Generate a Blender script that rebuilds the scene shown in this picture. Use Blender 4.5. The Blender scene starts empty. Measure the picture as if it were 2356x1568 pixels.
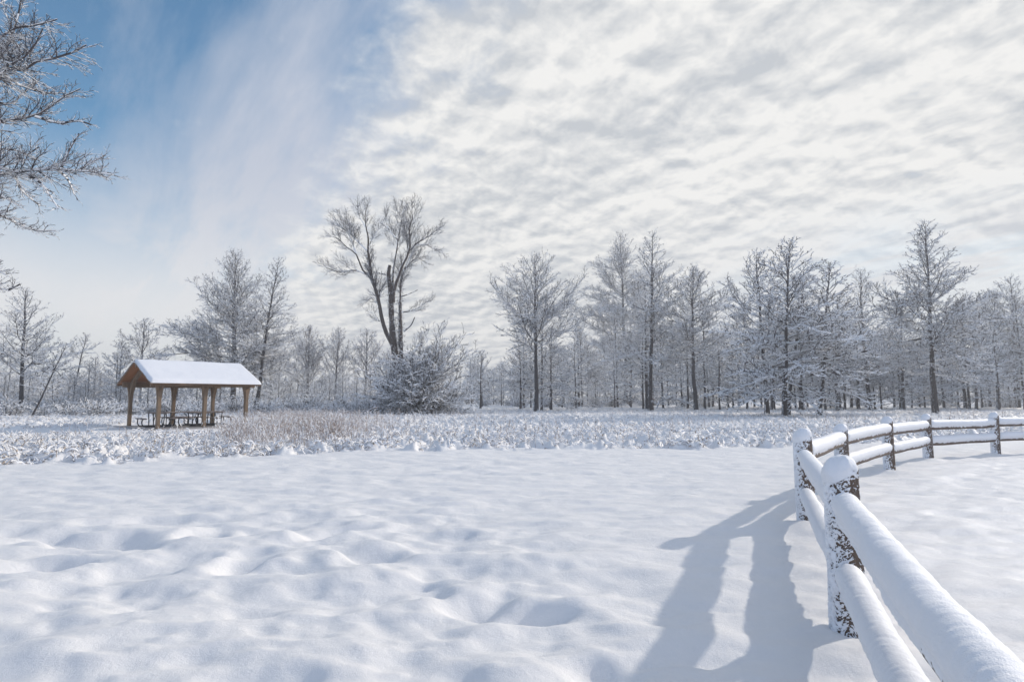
import bpy, math, random
import numpy as np
from mathutils import Vector
random.seed(7)
rng = np.random.default_rng(7)
S = bpy.context.scene
COL = S.collection
# ------------------------------------------------------------------ camera
F, CX, CY, HY = 1374.0, 1178.0, 784.0, 915.0        # photo seen 2356 px wide: focal length, centre, horizon row
CAMH = 1.6
PITCH = math.atan((HY - CY) / F)
cam = bpy.data.cameras.new('camera'); co = bpy.data.objects.new('camera', cam); COL.objects.link(co)
cam.sensor_width = 36.0; cam.lens = 36.0 * F / 2356.0
cam.clip_start = 0.05; cam.clip_end = 5000
co.location = (0, 0, CAMH); co.rotation_euler = (math.pi / 2 + PITCH, 0, 0)
S.camera = co

def ray(px, py):
    a = (px - CX) / F; b = (CY - py) / F
    return np.array([a, math.cos(PITCH) - b * math.sin(PITCH), math.sin(PITCH) + b * math.cos(PITCH)])
def at_ground(px, py, z=0.0):
    d = ray(px, py); t = (z - CAMH) / d[2]
    return np.array([d[0] * t, d[1] * t, z])
def at_depth(px, py, y):
    d = ray(px, py); t = y / d[1]
    return np.array([d[0] * t, y, CAMH + d[2] * t])

# ------------------------------------------------------------------ light
SUN_AZ, SUN_EL = math.radians(60), math.radians(25.5)   # azimuth clockwise from +Y
W = bpy.data.worlds.new("World"); S.world = W; W.use_nodes = True
sun = bpy.data.lights.new('sun', 'SUN'); so = bpy.data.objects.new('sun', sun); COL.objects.link(so)
sun.energy = 3.1; sun.angle = math.radians(1.1); sun.color = (1.0, 0.92, 0.82)
sd = Vector((math.sin(SUN_AZ) * math.cos(SUN_EL), math.cos(SUN_AZ) * math.cos(SUN_EL), math.sin(SUN_EL)))
so.rotation_euler = (-sd).to_track_quat('-Z', 'Y').to_euler(); so.location = (30, 20, 40)
S.view_settings.view_transform = 'Standard'; S.view_settings.look = 'None'
S.view_settings.exposure = -0.03; S.view_settings.gamma = 1.0
S.cycles.max_bounces = 9; S.cycles.diffuse_bounces = 7; S.cycles.transmission_bounces = 6; S.cycles.use_denoising = True

class NT:
    def __init__(s, tree): s.t = tree; s.n = tree.nodes; s.l = tree.links
    def new(s, typ, **kw):
        n = s.n.new(typ)
        for k, v in kw.items(): setattr(n, k, v)
        return n
    def put(s, sock, v):
        if hasattr(v, 'node'): s.l.new(v, sock)
        elif isinstance(v, (tuple, list)):
            sock.default_value = tuple(v) + ((1.0,) if len(v) == 3 and sock.type == 'RGBA' else ())
        else: sock.default_value = v
    def math(s, op, a, b=0.0, c=0.0, clamp=False):
        n = s.new('ShaderNodeMath', operation=op, use_clamp=clamp)
        s.put(n.inputs[0], a); s.put(n.inputs[1], b)
        if op in ('MULTIPLY_ADD', 'SMOOTH_MIN'): s.put(n.inputs[2], c)
        return n.outputs[0]
    def ramp(s, v, a, b, lo=0.0, hi=1.0, kind='SMOOTHSTEP'):
        n = s.new('ShaderNodeMapRange', interpolation_type=kind)
        s.put(n.inputs[0], v); s.put(n.inputs[1], a); s.put(n.inputs[2], b); s.put(n.inputs[3], lo); s.put(n.inputs[4], hi)
        return n.outputs[0]
    def mix(s, f, a, b):
        n = s.new('ShaderNodeMix', data_type='RGBA')
        s.put(n.inputs[0], f); s.put(n.inputs[6], a); s.put(n.inputs[7], b)
        return n.outputs[2]
    def noise(s, vec, scale, detail=5.0, rough=0.55, dist=0.0, col=False):
        n = s.new('ShaderNodeTexNoise')
        if vec is not None: s.put(n.inputs['Vector'], vec)
        n.inputs['Scale'].default_value = scale; n.inputs['Detail'].default_value = detail
        n.inputs['Roughness'].default_value = rough; n.inputs['Distortion'].default_value = dist
        return n.outputs[1 if col else 0]
    def xyz(s, x, y, z):
        n = s.new('ShaderNodeCombineXYZ'); s.put(n.inputs[0], x); s.put(n.inputs[1], y); s.put(n.inputs[2], z); return n.outputs[0]

def build_world():
    g = NT(W.node_tree); g.n.clear()
    out = g.new('ShaderNodeOutputWorld'); bg = g.new('ShaderNodeBackground')
    sky = g.new('ShaderNodeTexSky', sky_type='NISHITA'); sky.sun_disc = False
    sky.sun_elevation = SUN_EL; sky.sun_rotation = SUN_AZ
    sky.air_density = 1.0; sky.dust_density = 0.4; sky.ozone_density = 2.0
    STR = 0.1
    tc = g.new('ShaderNodeTexCoord'); sp = g.new('ShaderNodeSeparateXYZ'); g.l.new(tc.outputs['Generated'], sp.inputs[0])
    x, y, z = sp.outputs
    zz = g.math('ADD', g.math('MAXIMUM', z, 0.0), 0.22)
    px = g.math('DIVIDE', x, zz); py = g.math('DIVIDE', y, zz)
    # cloud streets run from overhead towards azimuth -33 deg: a = along, b = across (positive to the right)
    ca, sa = math.cos(math.radians(36)), math.sin(math.radians(36))
    a = g.math('ADD', g.math('MULTIPLY', px, -sa), g.math('MULTIPLY', py, ca))
    b = g.math('ADD', g.math('MULTIPLY', px, ca), g.math('MULTIPLY', py, sa))
    v1 = g.xyz(g.math('MULTIPLY', a, 0.35), b, 0.3)
    v2 = g.xyz(g.math('MULTIPLY', a, 0.95), b, 4.3)
    big = g.noise(v1, 1.5, 4, 0.5, 0.3)
    puffs = g.noise(v2, 9.6, 8, 0.54, 0.2)
    bands = g.noise(g.xyz(g.math('MULTIPLY', a, 0.22), b, 2.0), 3.4, 5, 0.5, 0.2)
    streak = g.noise(g.xyz(g.math('MULTIPLY', a, 0.30), b, 9.0), 3.6, 8, 0.6, 0.35)
    bb = g.math('ADD', b, g.math('MULTIPLY', g.math('SUBTRACT', big, 0.5), 1.0))
    deck = g.ramp(bb, 0.27, 1.03)
    deckd = g.math('ADD', deck, g.math('MULTIPLY', g.math('SUBTRACT', puffs, 0.5), 1.1), clamp=True)
    deckd = g.ramp(deckd, 0.15, 0.85)
    # veil of cirrus left of the deck, thinning out towards the blue upper-left
    s_ = g.math('SUBTRACT', g.math('MULTIPLY', z, 0.9), g.math('MULTIPLY', x, 0.9))
    veil = g.ramp(s_, 0.56, 0.90, 0.90, 0.08)
    soft = g.noise(g.xyz(g.math('MULTIPLY', a, 0.4), b, 21.0), 1.1, 3, 0.5, 0.2)
    cir = g.math('ADD', veil, g.math('MULTIPLY', g.math('SUBTRACT', streak, 0.5), 2.2))
    cir = g.math('ADD', cir, g.math('MULTIPLY', g.math('SUBTRACT', soft, 0.5), 0.9), clamp=True)
    hor = g.ramp(z, 0.12, 0.40, 0.97, 0.0)          # milky towards the horizon
    cir = g.math('MAXIMUM', cir, g.math('ADD', hor, g.math('MULTIPLY', g.math('SUBTRACT', streak, 0.5), 0.25), clamp=True))
    thin = g.math('MULTIPLY', g.ramp(x, 0.15, 0.5), g.ramp(z, 0.30, 0.12))
    deckd = g.math('MULTIPLY', deckd, g.math('SUBTRACT', 1.0, g.math('MULTIPLY', thin, 0.75)))
    back = g.ramp(y, -0.5, 0.25, 0.15, 1.0)
    deckd = g.math('MULTIPLY', deckd, back)
    lump = g.noise(g.xyz(g.math('ADD', g.math('MULTIPLY', a, 0.95), 0.02), g.math('ADD', b, 0.032), 4.3), 9.6, 8, 0.54, 0.2)
    relief = g.math('SUBTRACT', puffs, lump)
    sh = g.math('ADD', g.math('MULTIPLY', relief, 2.7), g.math('MULTIPLY', g.math('SUBTRACT', bands, 0.5), 1.9))
    sh = g.math('ADD', sh, g.math('MULTIPLY', g.math('SUBTRACT', puffs, 0.5), 0.9))
    shade = g.ramp(sh, -0.55, 0.42, kind='LINEAR')
    white = g.mix(shade, (5.9, 6.2, 6.6), (9.3, 9.25, 9.1))
    haze = g.mix(g.ramp(z, 0.05, 0.38), (9.2, 9.25, 9.3), (5.6, 6.1, 7.2))
    tint = g.new('ShaderNodeMix', data_type='RGBA', blend_type='MULTIPLY'); tint.inputs[0].default_value = 1.0
    g.l.new(sky.outputs[0], tint.inputs[6]); tint.inputs[7].default_value = (1.15, 1.55, 1.6, 1)
    c1 = g.mix(cir, tint.outputs[2], haze)
    c2 = g.mix(deckd, c1, white)
    c2 = g.mix(g.ramp(y, 0.15, -0.35, 0.0, 0.85), c2, (5.2, 6.4, 8.8))   # bright veiled sky behind the viewer
    g.l.new(c2, bg.inputs[0]); bg.inputs[1].default_value = STR
    g.l.new(bg.outputs[0], out.inputs[0])
build_world()

# ------------------------------------------------------------------ materials
def mat(name):
    m = bpy.data.materials.new(name); m.use_nodes = True
    g = NT(m.node_tree); b = g.n['Principled BSDF']
    return m, g, b
def m_snow(name, fine=260.0, strength=0.25, col=(0.86, 0.87, 0.90)):
    m, g, b = mat(name)
    tc = g.new('ShaderNodeTexCoord').outputs['Object']
    n = g.noise(tc, fine, 3, 0.6); n2 = g.noise(tc, fine / 7, 4, 0.6)
    bp = g.new('ShaderNodeBump'); bp.inputs['Strength'].default_value = strength; bp.inputs['Distance'].default_value = 0.009
    n3 = g.noise(tc, fine / 18, 3, 0.6)
    g.l.new(g.math('ADD', g.math('ADD', n, n2), g.math('MULTIPLY', n3, 1.6)), bp.inputs['Height']); g.l.new(bp.outputs[0], b.inputs['Normal'])
    g.put(b.inputs['Base Color'], g.mix(n2, col, tuple(c * 0.955 for c in col)))
    b.inputs['Roughness'].default_value = 0.55; b.inputs['Specular IOR Level'].default_value = 0.3
    return m
def m_plain(name, c1, c2, scale=20, rough=0.8, stretch=(1, 1, 1), bump=0.0):
    m, g, b = mat(name)
    tc = g.new('ShaderNodeTexCoord').outputs['Object']
    mp = g.new('ShaderNodeMapping'); g.l.new(tc, mp.inputs[0]); mp.inputs['Scale'].default_value = stretch
    n = g.noise(mp.outputs[0], scale, 6, 0.6)
    g.put(b.inputs['Base Color'], g.mix(g.ramp(n, 0.3, 0.7), c1, c2)); b.inputs['Roughness'].default_value = rough
    b.inputs['Specular IOR Level'].default_value = 0.25
    if bump:
        bp = g.new('ShaderNodeBump'); bp.inputs['Strength'].default_value = 1; bp.inputs['Distance'].default_value = bump
        g.l.new(n, bp.inputs['Height']); g.l.new(bp.outputs[0], b.inputs['Normal'])
    return m
M_GROUND = m_snow('snow_ground', 200, 0.6, (0.875, 0.86, 0.85))
M_SNOW = m_snow('snow_lying', 180, 0.5, (0.88, 0.885, 0.91))
M_TSNOW = m_plain('snow_on_twigs', (0.93, 0.93, 0.94), (0.89, 0.90, 0.92), 3, 0.7)
M_BARK = m_plain('twig_bark', (0.055, 0.050, 0.055), (0.10, 0.092, 0.10), 2.0)
M_GREYB = m_plain('grey_twig_bark', (0.13, 0.115, 0.115), (0.22, 0.20, 0.20), 2.0)
M_STRAW = m_plain('straw', (0.42, 0.36, 0.31), (0.58, 0.52, 0.47), 3.0)
M_STEM = m_plain('dry_stem', (0.36, 0.28, 0.25), (0.55, 0.48, 0.44), 3.0)
M_DECK = m_plain('roof_deck_wood', (0.44, 0.19, 0.09), (0.33, 0.14, 0.06), 3, 0.6, (1, 14, 14), 0.003)
M_GLULAM = m_plain('glulam_wood', (0.25, 0.175, 0.115), (0.18, 0.13, 0.09), 4, 0.6, (6, 6, 1), 0.002)
M_FASCIA = m_plain('fascia_wood', (0.16, 0.10, 0.07), (0.24, 0.15, 0.09), 4, 0.7, (1, 1, 1))
M_SLAB = m_plain('concrete', (0.30, 0.29, 0.29), (0.42, 0.41, 0.41), 2, 0.85)
M_TABLE = m_plain('weathered_plank', (0.22, 0.19, 0.18), (0.34, 0.30, 0.29), 6, 0.7, (1, 12, 1), 0.002)
M_METAL = m_plain('painted_steel', (0.035, 0.035, 0.04), (0.055, 0.055, 0.06), 5, 0.45)
def m_trunk(name, c1, c2, amount):
    m, g, b = mat(name)
    tc = g.new('ShaderNodeTexCoord').outputs['Object']
    mp = g.new('ShaderNodeMapping'); g.l.new(tc, mp.inputs[0]); mp.inputs['Scale'].default_value = (5, 5, 1.0)
    n = g.noise(mp.outputs[0], 3.0, 6, 0.65)
    geo = g.new('ShaderNodeNewGeometry'); sp = g.new('ShaderNodeSeparateXYZ'); g.l.new(geo.outputs['True Normal'], sp.inputs[0])
    side = g.math('MULTIPLY', g.math('ADD', g.math('MULTIPLY', sp.outputs[0], -0.75), g.math('MULTIPLY', sp.outputs[1], 0.2)), 0.16)
    up = g.math('MULTIPLY', g.math('MAXIMUM', sp.outputs[2], 0.0), 0.5)
    mp2 = g.new('ShaderNodeMapping'); g.l.new(tc, mp2.inputs[0]); mp2.inputs['Scale'].default_value = (4, 4, 2.0)
    n2 = g.noise(mp2.outputs[0], 2.0, 6, 0.7)
    k = g.ramp(g.math('ADD', g.math('ADD', n2, side), up), amount, amount + 0.05)
    g.put(b.inputs['Base Color'], g.mix(k, g.mix(g.ramp(n, 0.3, 0.7), c1, c2), (0.8, 0.82, 0.88)))
    b.inputs['Roughness'].default_value = 0.85
    bp = g.new('ShaderNodeBump'); bp.inputs['Strength'].default_value = 1; bp.inputs['Distance'].default_value = 0.03
    g.l.new(n, bp.inputs['Height']); g.l.new(bp.outputs[0], b.inputs['Normal'])
    return m
M_TRUNK = m_trunk('dark_bark', (0.028, 0.026, 0.03), (0.07, 0.062, 0.065), 0.66)
M_CTRUNK = m_trunk('furrowed_bark', (0.05, 0.038, 0.034), (0.11, 0.085, 0.075), 0.62)

# ------------------------------------------------------------------ noise in numpy
def hsh(ix, iy, iz, seed):
    h = (ix.astype(np.int64) * 374761393 + iy.astype(np.int64) * 668265263 + iz.astype(np.int64) * 2147483647 + seed * 1274126177) & 0xffffffff
    h = ((h ^ (h >> 13)) * 1274126177) & 0xffffffff
    h = ((h ^ (h >> 16)) * 2246822519) & 0xffffffff
    return ((h ^ (h >> 15)) & 0xffffff) / float(0xffffff)
def vnoise(x, y, z=None, seed=0):
    if z is None: z = np.zeros_like(x)
    x0, y0, z0 = np.floor(x), np.floor(y), np.floor(z)
    fx, fy, fz = x - x0, y - y0, z - z0
    q = lambda f: f * f * f * (f * (f * 6 - 15) + 10)
    fx, fy, fz = q(fx), q(fy), q(fz)
    r = 0
    for dz in (0, 1):
        wz = fz if dz else 1 - fz
        if dz and not np.any(fz): break
        a = hsh(x0, y0, z0 + dz, seed); b = hsh(x0 + 1, y0, z0 + dz, seed)
        c = hsh(x0, y0 + 1, z0 + dz, seed); d = hsh(x0 + 1, y0 + 1, z0 + dz, seed)
        r = r + wz * ((a * (1 - fx) + b * fx) * (1 - fy) + (c * (1 - fx) + d * fx) * fy)
    return r * 2 - 1
def fbm(x, y, z=None, seed=0, oct=4, g=0.5):
    s, a, r = 1.0, 1.0, 0
    for i in range(oct):
        c, sn = math.cos(i * 1.1 + .4), math.sin(i * 1.1 + .4)
        r = r + a * vnoise((x * c - y * sn) * s, (x * sn + y * c) * s, None if z is None else z * s, seed + i * 17)
        s *= 2.03; a *= g
    return r
def sstep(x, a, b):
    t = np.clip((x - a) / (b - a), 0, 1); return t * t * (3 - 2 * t)

# ------------------------------------------------------------------ mesh helpers
def quad_mesh(name, verts, quads, mats, midx=None, smooth=True):
    me = bpy.data.meshes.new(name)
    verts = np.asarray(verts, dtype=np.float32); quads = np.asarray(quads, dtype=np.int32)
    nv, nq = len(verts), len(quads)
    me.vertices.add(nv); me.vertices.foreach_set('co', verts.ravel())
    me.loops.add(nq * 4); me.loops.foreach_set('vertex_index', quads.ravel())
    me.polygons.add(nq); me.polygons.foreach_set('loop_start', np.arange(nq, dtype=np.int32) * 4)
    for m in (mats if isinstance(mats, (list, tuple)) else [mats]): me.materials.append(m)
    if midx is not None: me.polygons.foreach_set('material_index', np.asarray(midx, dtype=np.int32))
    me.update(calc_edges=True)
    if smooth: me.polygons.foreach_set('use_smooth', np.ones(nq, dtype=bool))
    return me
def link(name, me, parent=None, loc=(0, 0, 0)):
    o = bpy.data.objects.new(name, me); COL.objects.link(o); o.location = loc
    if parent is not None: o.parent = parent
    return o
def tag(o, label=None, cat=None, group=None, kind=None):
    if label: o['label'] = label
    if cat: o['category'] = cat
    if group: o['group'] = group
    if kind: o['kind'] = kind
    return o
def thing(name, label, cat, loc=(0, 0, 0), group=None, rz=0.0):
    o = bpy.data.objects.new(name, None); COL.objects.link(o); o.location = loc; o.rotation_euler = (0, 0, rz)
    o.empty_display_size = 0.3
    return tag(o, label, cat, group)
def copy_tree(src, label, loc, rz, sc, group=None):
    r = src.copy(); COL.objects.link(r); r.location = loc; r.rotation_euler = (0, 0, rz); r.scale = sc
    r['label'] = label
    if group: r['group'] = group
    for ch in list(src.children):
        c = ch.copy(); COL.objects.link(c); c.parent = r
        for g_ in list(ch.children):
            d = g_.copy(); COL.objects.link(d); d.parent = c
    return r

# ------------------------------------------------------------------ ground height
FEET = [  # dips in the snow seen in the photo: (x, y in the 2356-px picture, length m, width m, depth m, angle)
 (75,1305,.75,.26,.10,.4),(130,1238,.9,.28,.09,.2),(235,1242,.8,.3,.10,.5),(290,1250,.7,.3,.08,.1),(165,1270,.6,.2,.05,0),
 (468,1225,.45,.24,.11,1.0),(548,1300,.36,.22,.13,.6),(600,1310,.5,.2,.06,.3),(585,1278,.3,.16,.05,.3),(790,1222,.7,.15,.06,.4),(850,1280,.55,.28,.10,-.5),
 (740,1232,.4,.16,.06,.4),(1060,1232,.5,.24,.08,.1),(1020,1268,.45,.2,.05,.3),(1025,1320,.4,.2,.08,.2),(990,1360,.36,.2,.08,.8),
 (1085,1388,.42,.26,.09,-.6),(1180,1408,.8,.22,.075,-.15),(1235,1402,.5,.16,.04,.5),(1110,1385,.36,.2,.06,1.0),(1165,1370,.4,.2,.03,.4),(1120,1370,.4,.2,.05,.7),(1250,1405,.4,.2,.06,.5),(960,1345,.5,.2,.05,.6),(700,1310,.5,.3,.05,.1),
 (1350,1545,.4,.22,.09,-.5),(480,1505,.3,.2,.035,0),(1000,1228,.5,.2,.04,.2),(620,1215,.6,.2,.05,.4),(300,1200,.7,.25,.05,.3),
 (30,1225,.5,.3,.05,.2),(350,1375,.5,.3,.03,.1),(800,1395,.5,.25,.035,.3),(900,1300,.4,.2,.03,.1),(380,1190,.8,.2,.03,.1)]
FEETW = [(at_ground(f[0], f[1]),) + f[2:4] + (f[4] * (1.55 if f[0] < 880 else .9),) + f[5:] for f in FEET]
POSTPX = [(1955, 1447), (1857, 1201), (1942, 1128), (2048, 1082), (2137, 1056), (2293, 1044)]
POSTS = [at_ground(*p) for p in POSTPX]
d01 = POSTS[1] - POSTS[0]
POSTS.insert(0, POSTS[0] - d01 * 0.97)
POSTS.append(POSTS[-1] + np.array([3.35, 1.1, 0]))
POSTS.append(POSTS[-1] + np.array([3.4, 0.6, 0]))
az_pts = np.array([-0.95, -0.6, -0.45, -0.25, 0.0, 0.30, 0.48, 0.62, 0.75, 0.9])
edge_y = np.array([14.3, 15.2, 16.6, 17.8, 19.3, 19.0, 19.6, 22.0, 25.0, 27.0])
SH_C = np.array([-18.2, 34.0])
def meadow_mask(x, y):
    az = x / np.maximum(y, .5)
    e = np.interp(az, az_pts, edge_y) + 0.6 * vnoise(x * .8, y * .8, seed=3)
    m = sstep(y, e - 0.15, e + 0.5) * (y > 2)
    # trampled path past the shelter
    pathd = np.abs(y - (28.2 + 0.10 * (x + 22)))
    flat = sstep(-x, 12.6, 15.2) * (1 - sstep(pathd, 3.0, 4.0))
    r = np.hypot(x - SH_C[0], y - SH_C[1]); flat = np.maximum(flat, 1 - sstep(r, 4.5, 5.4))
    return m * (1 - flat)
def rough(x, y):
    """tussock lumps, 0..1"""
    b = 1 - np.abs(fbm(x * 1.5, y * 1.15, seed=21, oct=3, g=0.55))
    b = sstep(b, 0.5, 1.0)
    b2 = sstep(fbm(x * 3.2, y * 2.6, seed=31, oct=3), -0.2, 0.8)
    b3 = 1 - np.abs(vnoise(x * 6.1, y * 5.0, seed=33))
    return b * 0.35 + b2 * 0.5 + b3 * b2 * .3
def ground_h(x, y, detail=True):
    d = np.hypot(x, y)
    far = sstep(d, 60, 140)
    h = 0.018 * fbm(x * .35, y * .35, seed=1, oct=2) * (1 + far * 6)
    # wind-softened waves
    amp = 1 - sstep(d, 14, 30) * .4
    left = 1 - sstep(x * 0.9 + 0.28 * y, 1.2, 3.2)
    h = h + (0.018 + 0.036 * left * (1 - sstep(d, 6, 12))) * amp * fbm(x * 1.6 + 3, y * 2.1, seed=5, oct=3, g=.5)
    h = h + 0.024 * amp * fbm(x * 1.6 + .3 * y, y * 3.4 - x * .4, seed=8, oct=2, g=.5)
    h = h + 0.0055 * fbm(x * 3 + y, y * 9 - x * 1.5, seed=9, oct=2)
    wx, wy = x + .09 * vnoise(x * 2.6, y * 2.6, seed=91), y + .09 * vnoise(x * 2.6 + 9, y * 2.6, seed=92)
    for (p, L, Wd, dep, an) in FEETW:
        c, s = math.cos(an), math.sin(an)
        dx, dy = wx - p[0], wy - p[1]
        u, v = (dx * c + dy * s) / (L * .5), (-dx * s + dy * c) / (Wd * .62)
        q = u * u + v * v
        h = h - 1.05 * dep * np.exp(-q * .75) + dep * .12 * np.exp(-((np.sqrt(q) - 2.0) / .8) ** 2)
    # trodden snow right of the fence
    for i, (px, py) in enumerate([(2080,1132),(2050,1133),(2060,1210),(2035,1212),(2300,1070),(2330,1066),(2342,1078),(2240,1095),(2270,1120)]):
        p = at_ground(px, py); h = h - .05 * np.exp(-(((x - p[0]) / .32) ** 2 + ((y - p[1]) / .16) ** 2))
    # drifts at the fence posts
    for i, p in enumerate(POSTS):
        r = np.hypot(x - p[0] + .12, y - p[1] + .05)
        h = h + 0.055 * np.exp(-(r / .42) ** 2)
        r2 = np.hypot((x - p[0]), (y - p[1]))
        h = h - 0.10 * np.exp(-(r2 / .13) ** 2)
    m = meadow_mask(x, y)
    h = h + m * (0.30 * rough(x, y) * (1 - .35 * far) - 0.03)
    # pad of the shelter is level
    r = np.hypot(x - SH_C[0], y - SH_C[1]); k = 1 - sstep(r, 3.4, 4.4)
    h = h * (1 - k) + k * 0.0
    # low snowy rise far behind the wood on the right
    h = h + 1.5 * np.exp(-(((x - 75) / 38) ** 2 + ((y - 150) / 22) ** 2))
    h = h - sstep(d, 180, 900) * 6.0
    return h
def gh(x, y): return float(ground_h(np.array([float(x)]), np.array([float(y)]))[0])

def build_ground():
    az = np.concatenate([np.arange(-47, 47, 0.16), np.linspace(47, 313, 76)[:-1]]) * math.pi / 180
    r = [0.35]
    while r[-1] < 60: r.append(r[-1] * 1.0062 if r[-1] > 2.2 else r[-1] * 1.012)
    while r[-1] < 1500: r.append(r[-1] * 1.02)
    r = np.array(r)
    A, R = np.meshgrid(az, r)
    X, Y = np.sin(A) * R, np.cos(A) * R
    Z = ground_h(X.ravel(), Y.ravel()).reshape(X.shape)
    V = np.stack([X, Y, Z], -1).reshape(-1, 3)
    na, nr = len(az), len(r)
    i = np.arange(nr - 1)[:, None] * na; j = np.arange(na)[None, :]; j2 = (j + 1) % na
    Q = np.stack([i + j, i + na + j, i + na + j2, i + j2], -1).reshape(-1, 4)[:, ::-1]
    # centre
    V = np.vstack([V, [[0, 0, gh(0, 0)]]]); c = len(V) - 1
    js = np.arange(0, na - 1, 2)
    Qc = np.stack([np.full(len(js), c), js, (js + 1), (js + 2) % na], -1)[:, ::-1]
    me = quad_mesh('snow_ground', V, np.vstack([Q, Qc]), M_GROUND)
    tag(link('snow_ground', me), kind='structure')
build_ground()

# ------------------------------------------------------------------ tubes
class Tubes:
    """collects branches (N,k,3) with radii (N,k) as open four- or eight-sided tubes; the top half of thin ones carries snow"""
    def __init__(s): s.V = []; s.Q = []; s.M = []; s.n = 0
    def add(s, P, R, sides=4, snow=0.0, snow_p=1.0, rs=None, thr=0.14):
        if len(P) == 0: return
        N, k, _ = P.shape
        T = np.empty_like(P); T[:, 1:-1] = P[:, 2:] - P[:, :-2]; T[:, 0] = P[:, 1] - P[:, 0]; T[:, -1] = P[:, -1] - P[:, -2]
        T /= np.linalg.norm(T, axis=2, keepdims=True) + 1e-9
        hz = np.sqrt(np.clip(1 - T[..., 2] ** 2, 0, 1))
        if sides >= 6:
            ref = np.zeros_like(T); ref[..., 0] = 1.0
            Sd = np.cross(T, ref); Sd /= np.linalg.norm(Sd, axis=2, keepdims=True) + 1e-9
        else:
            up = np.array([0, 0, 1.0]); Sd = np.cross(T, up)
            bad = hz < .05; Sd[bad] = [1, 0, 0]; Sd /= np.linalg.norm(Sd, axis=2, keepdims=True) + 1e-9
        U = np.cross(Sd, T)
        rings = []
        if sides == 4:
            sn = snow * np.maximum(hz, .45)[..., None]
            r = R[..., None]
            rings = [P - U * (r * (.65 if snow > 0 else 1.0)), P + Sd * (r * .9 + sn * .38) + U * (r * -.38), P + U * (r + sn), P - Sd * (r * .9 + sn * .38) + U * (r * -.38)]
        else:
            for q in range(sides):
                a = 2 * math.pi * q / sides
                rings.append(P + (Sd * math.cos(a) + U * math.sin(a)) * R[..., None])
        V = np.stack(rings, 2)             # N,k,sides,3
        b = s.n + np.arange(N)[:, None, None] * (k * sides) + np.arange(k - 1)[None, :, None] * sides
        q = np.arange(sides)[None, None, :]; q2 = (q + 1) % sides
        Q = np.stack([b + q, b + q2, b + sides + q2, b + sides + q], -1)
        if sides == 4 and snow > 0:
            hs = (hz[:, 1:] + hz[:, :-1]) / 2
            ok = (hs > thr) & ((rs or rng).random(hs.shape) < snow_p)
            M = np.zeros((N, k - 1, 4), int); M[..., 1] = ok; M[..., 2] = ok
        else: M = np.zeros((N, k - 1, sides), int)
        s.V.append(V.reshape(-1, 3)); s.Q.append(Q.reshape(-1, 4)); s.M.append(M.ravel()); s.n += N * k * sides
    def mesh(s, name, mats, smooth=False):
        return quad_mesh(name, np.vstack(s.V), np.vstack(s.Q), mats, np.concatenate(s.M), smooth)

def norm(v): return v / (np.linalg.norm(v, axis=-1, keepdims=True) + 1e-9)
def grow(P0, D0, L, k, r0, r1, rs, wob=0.12, trop=0.0):
    N = len(P0); P = np.empty((N, k, 3)); P[:, 0] = P0; d = norm(D0.copy())
    st = (L / (k - 1))[:, None]
    tr = np.zeros((N, 3)); tr[:, 2] = trop
    for j in range(1, k):
        d = norm(d + rs.normal(0, wob, (N, 3)) + tr)
        P[:, j] = P[:, j - 1] + d * st
    t = np.linspace(0, 1, k)[None, :]
    R = r0[:, None] * (1 - t) + r1 * t
    return P, R
def children(P, R, L, spacing, tmin, ang, ratio, rs, k=3, lmin=.15, lmax=9, rr=.6, rtip=.003, wob=.12, trop=.0, flat=.5, taper=.6, tmax=1.0):
    N, kk, _ = P.shape
    n = np.maximum(1, np.ceil(L * (tmax - tmin) / spacing)).astype(int)
    idx = np.repeat(np.arange(N), n)
    off = np.arange(len(idx)) - np.repeat(np.cumsum(n) - n, n)
    t = tmin + (tmax - tmin) * (off + rs.random(len(idx))) / n[idx]
    t = np.clip(t, 0, .985); f = t * (kk - 1); j = np.minimum(f.astype(int), kk - 2); w = (f - j)[:, None]
    pos = P[idx, j] * (1 - w) + P[idx, j + 1] * w
    tan = norm(P[idx, j + 1] - P[idx, j])
    rad = R[idx, j] * (1 - w[:, 0]) + R[idx, j + 1] * w[:, 0]
    side = np.cross(tan, [0, 0, 1.0]); s_ = np.linalg.norm(side, axis=1) < .1; side[s_] = [1, 0, 0]; side = norm(side)
    upv = np.cross(side, tan)
    sg = np.where(off % 2 == 0, 1.0, -1.0)
    perp = norm(side * (sg * (1 - flat * .3) + rs.normal(0, .35, len(idx)))[:, None] + upv * rs.normal(.12, flat, len(idx))[:, None])
    a = np.radians(rs.normal(ang, 9, len(idx)))[:, None]
    D = tan * np.cos(a) + perp * np.sin(a)
    Lc = np.clip(L[idx] * ratio * (1 - taper * t) * rs.uniform(.6, 1.25, len(idx)), lmin, lmax)
    r0 = np.maximum(rad * rr, rtip * 1.2)
    Pc, Rc = grow(pos, D, Lc, k, r0, rtip, rs, wob, trop)
    return Pc, Rc, Lc

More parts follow.
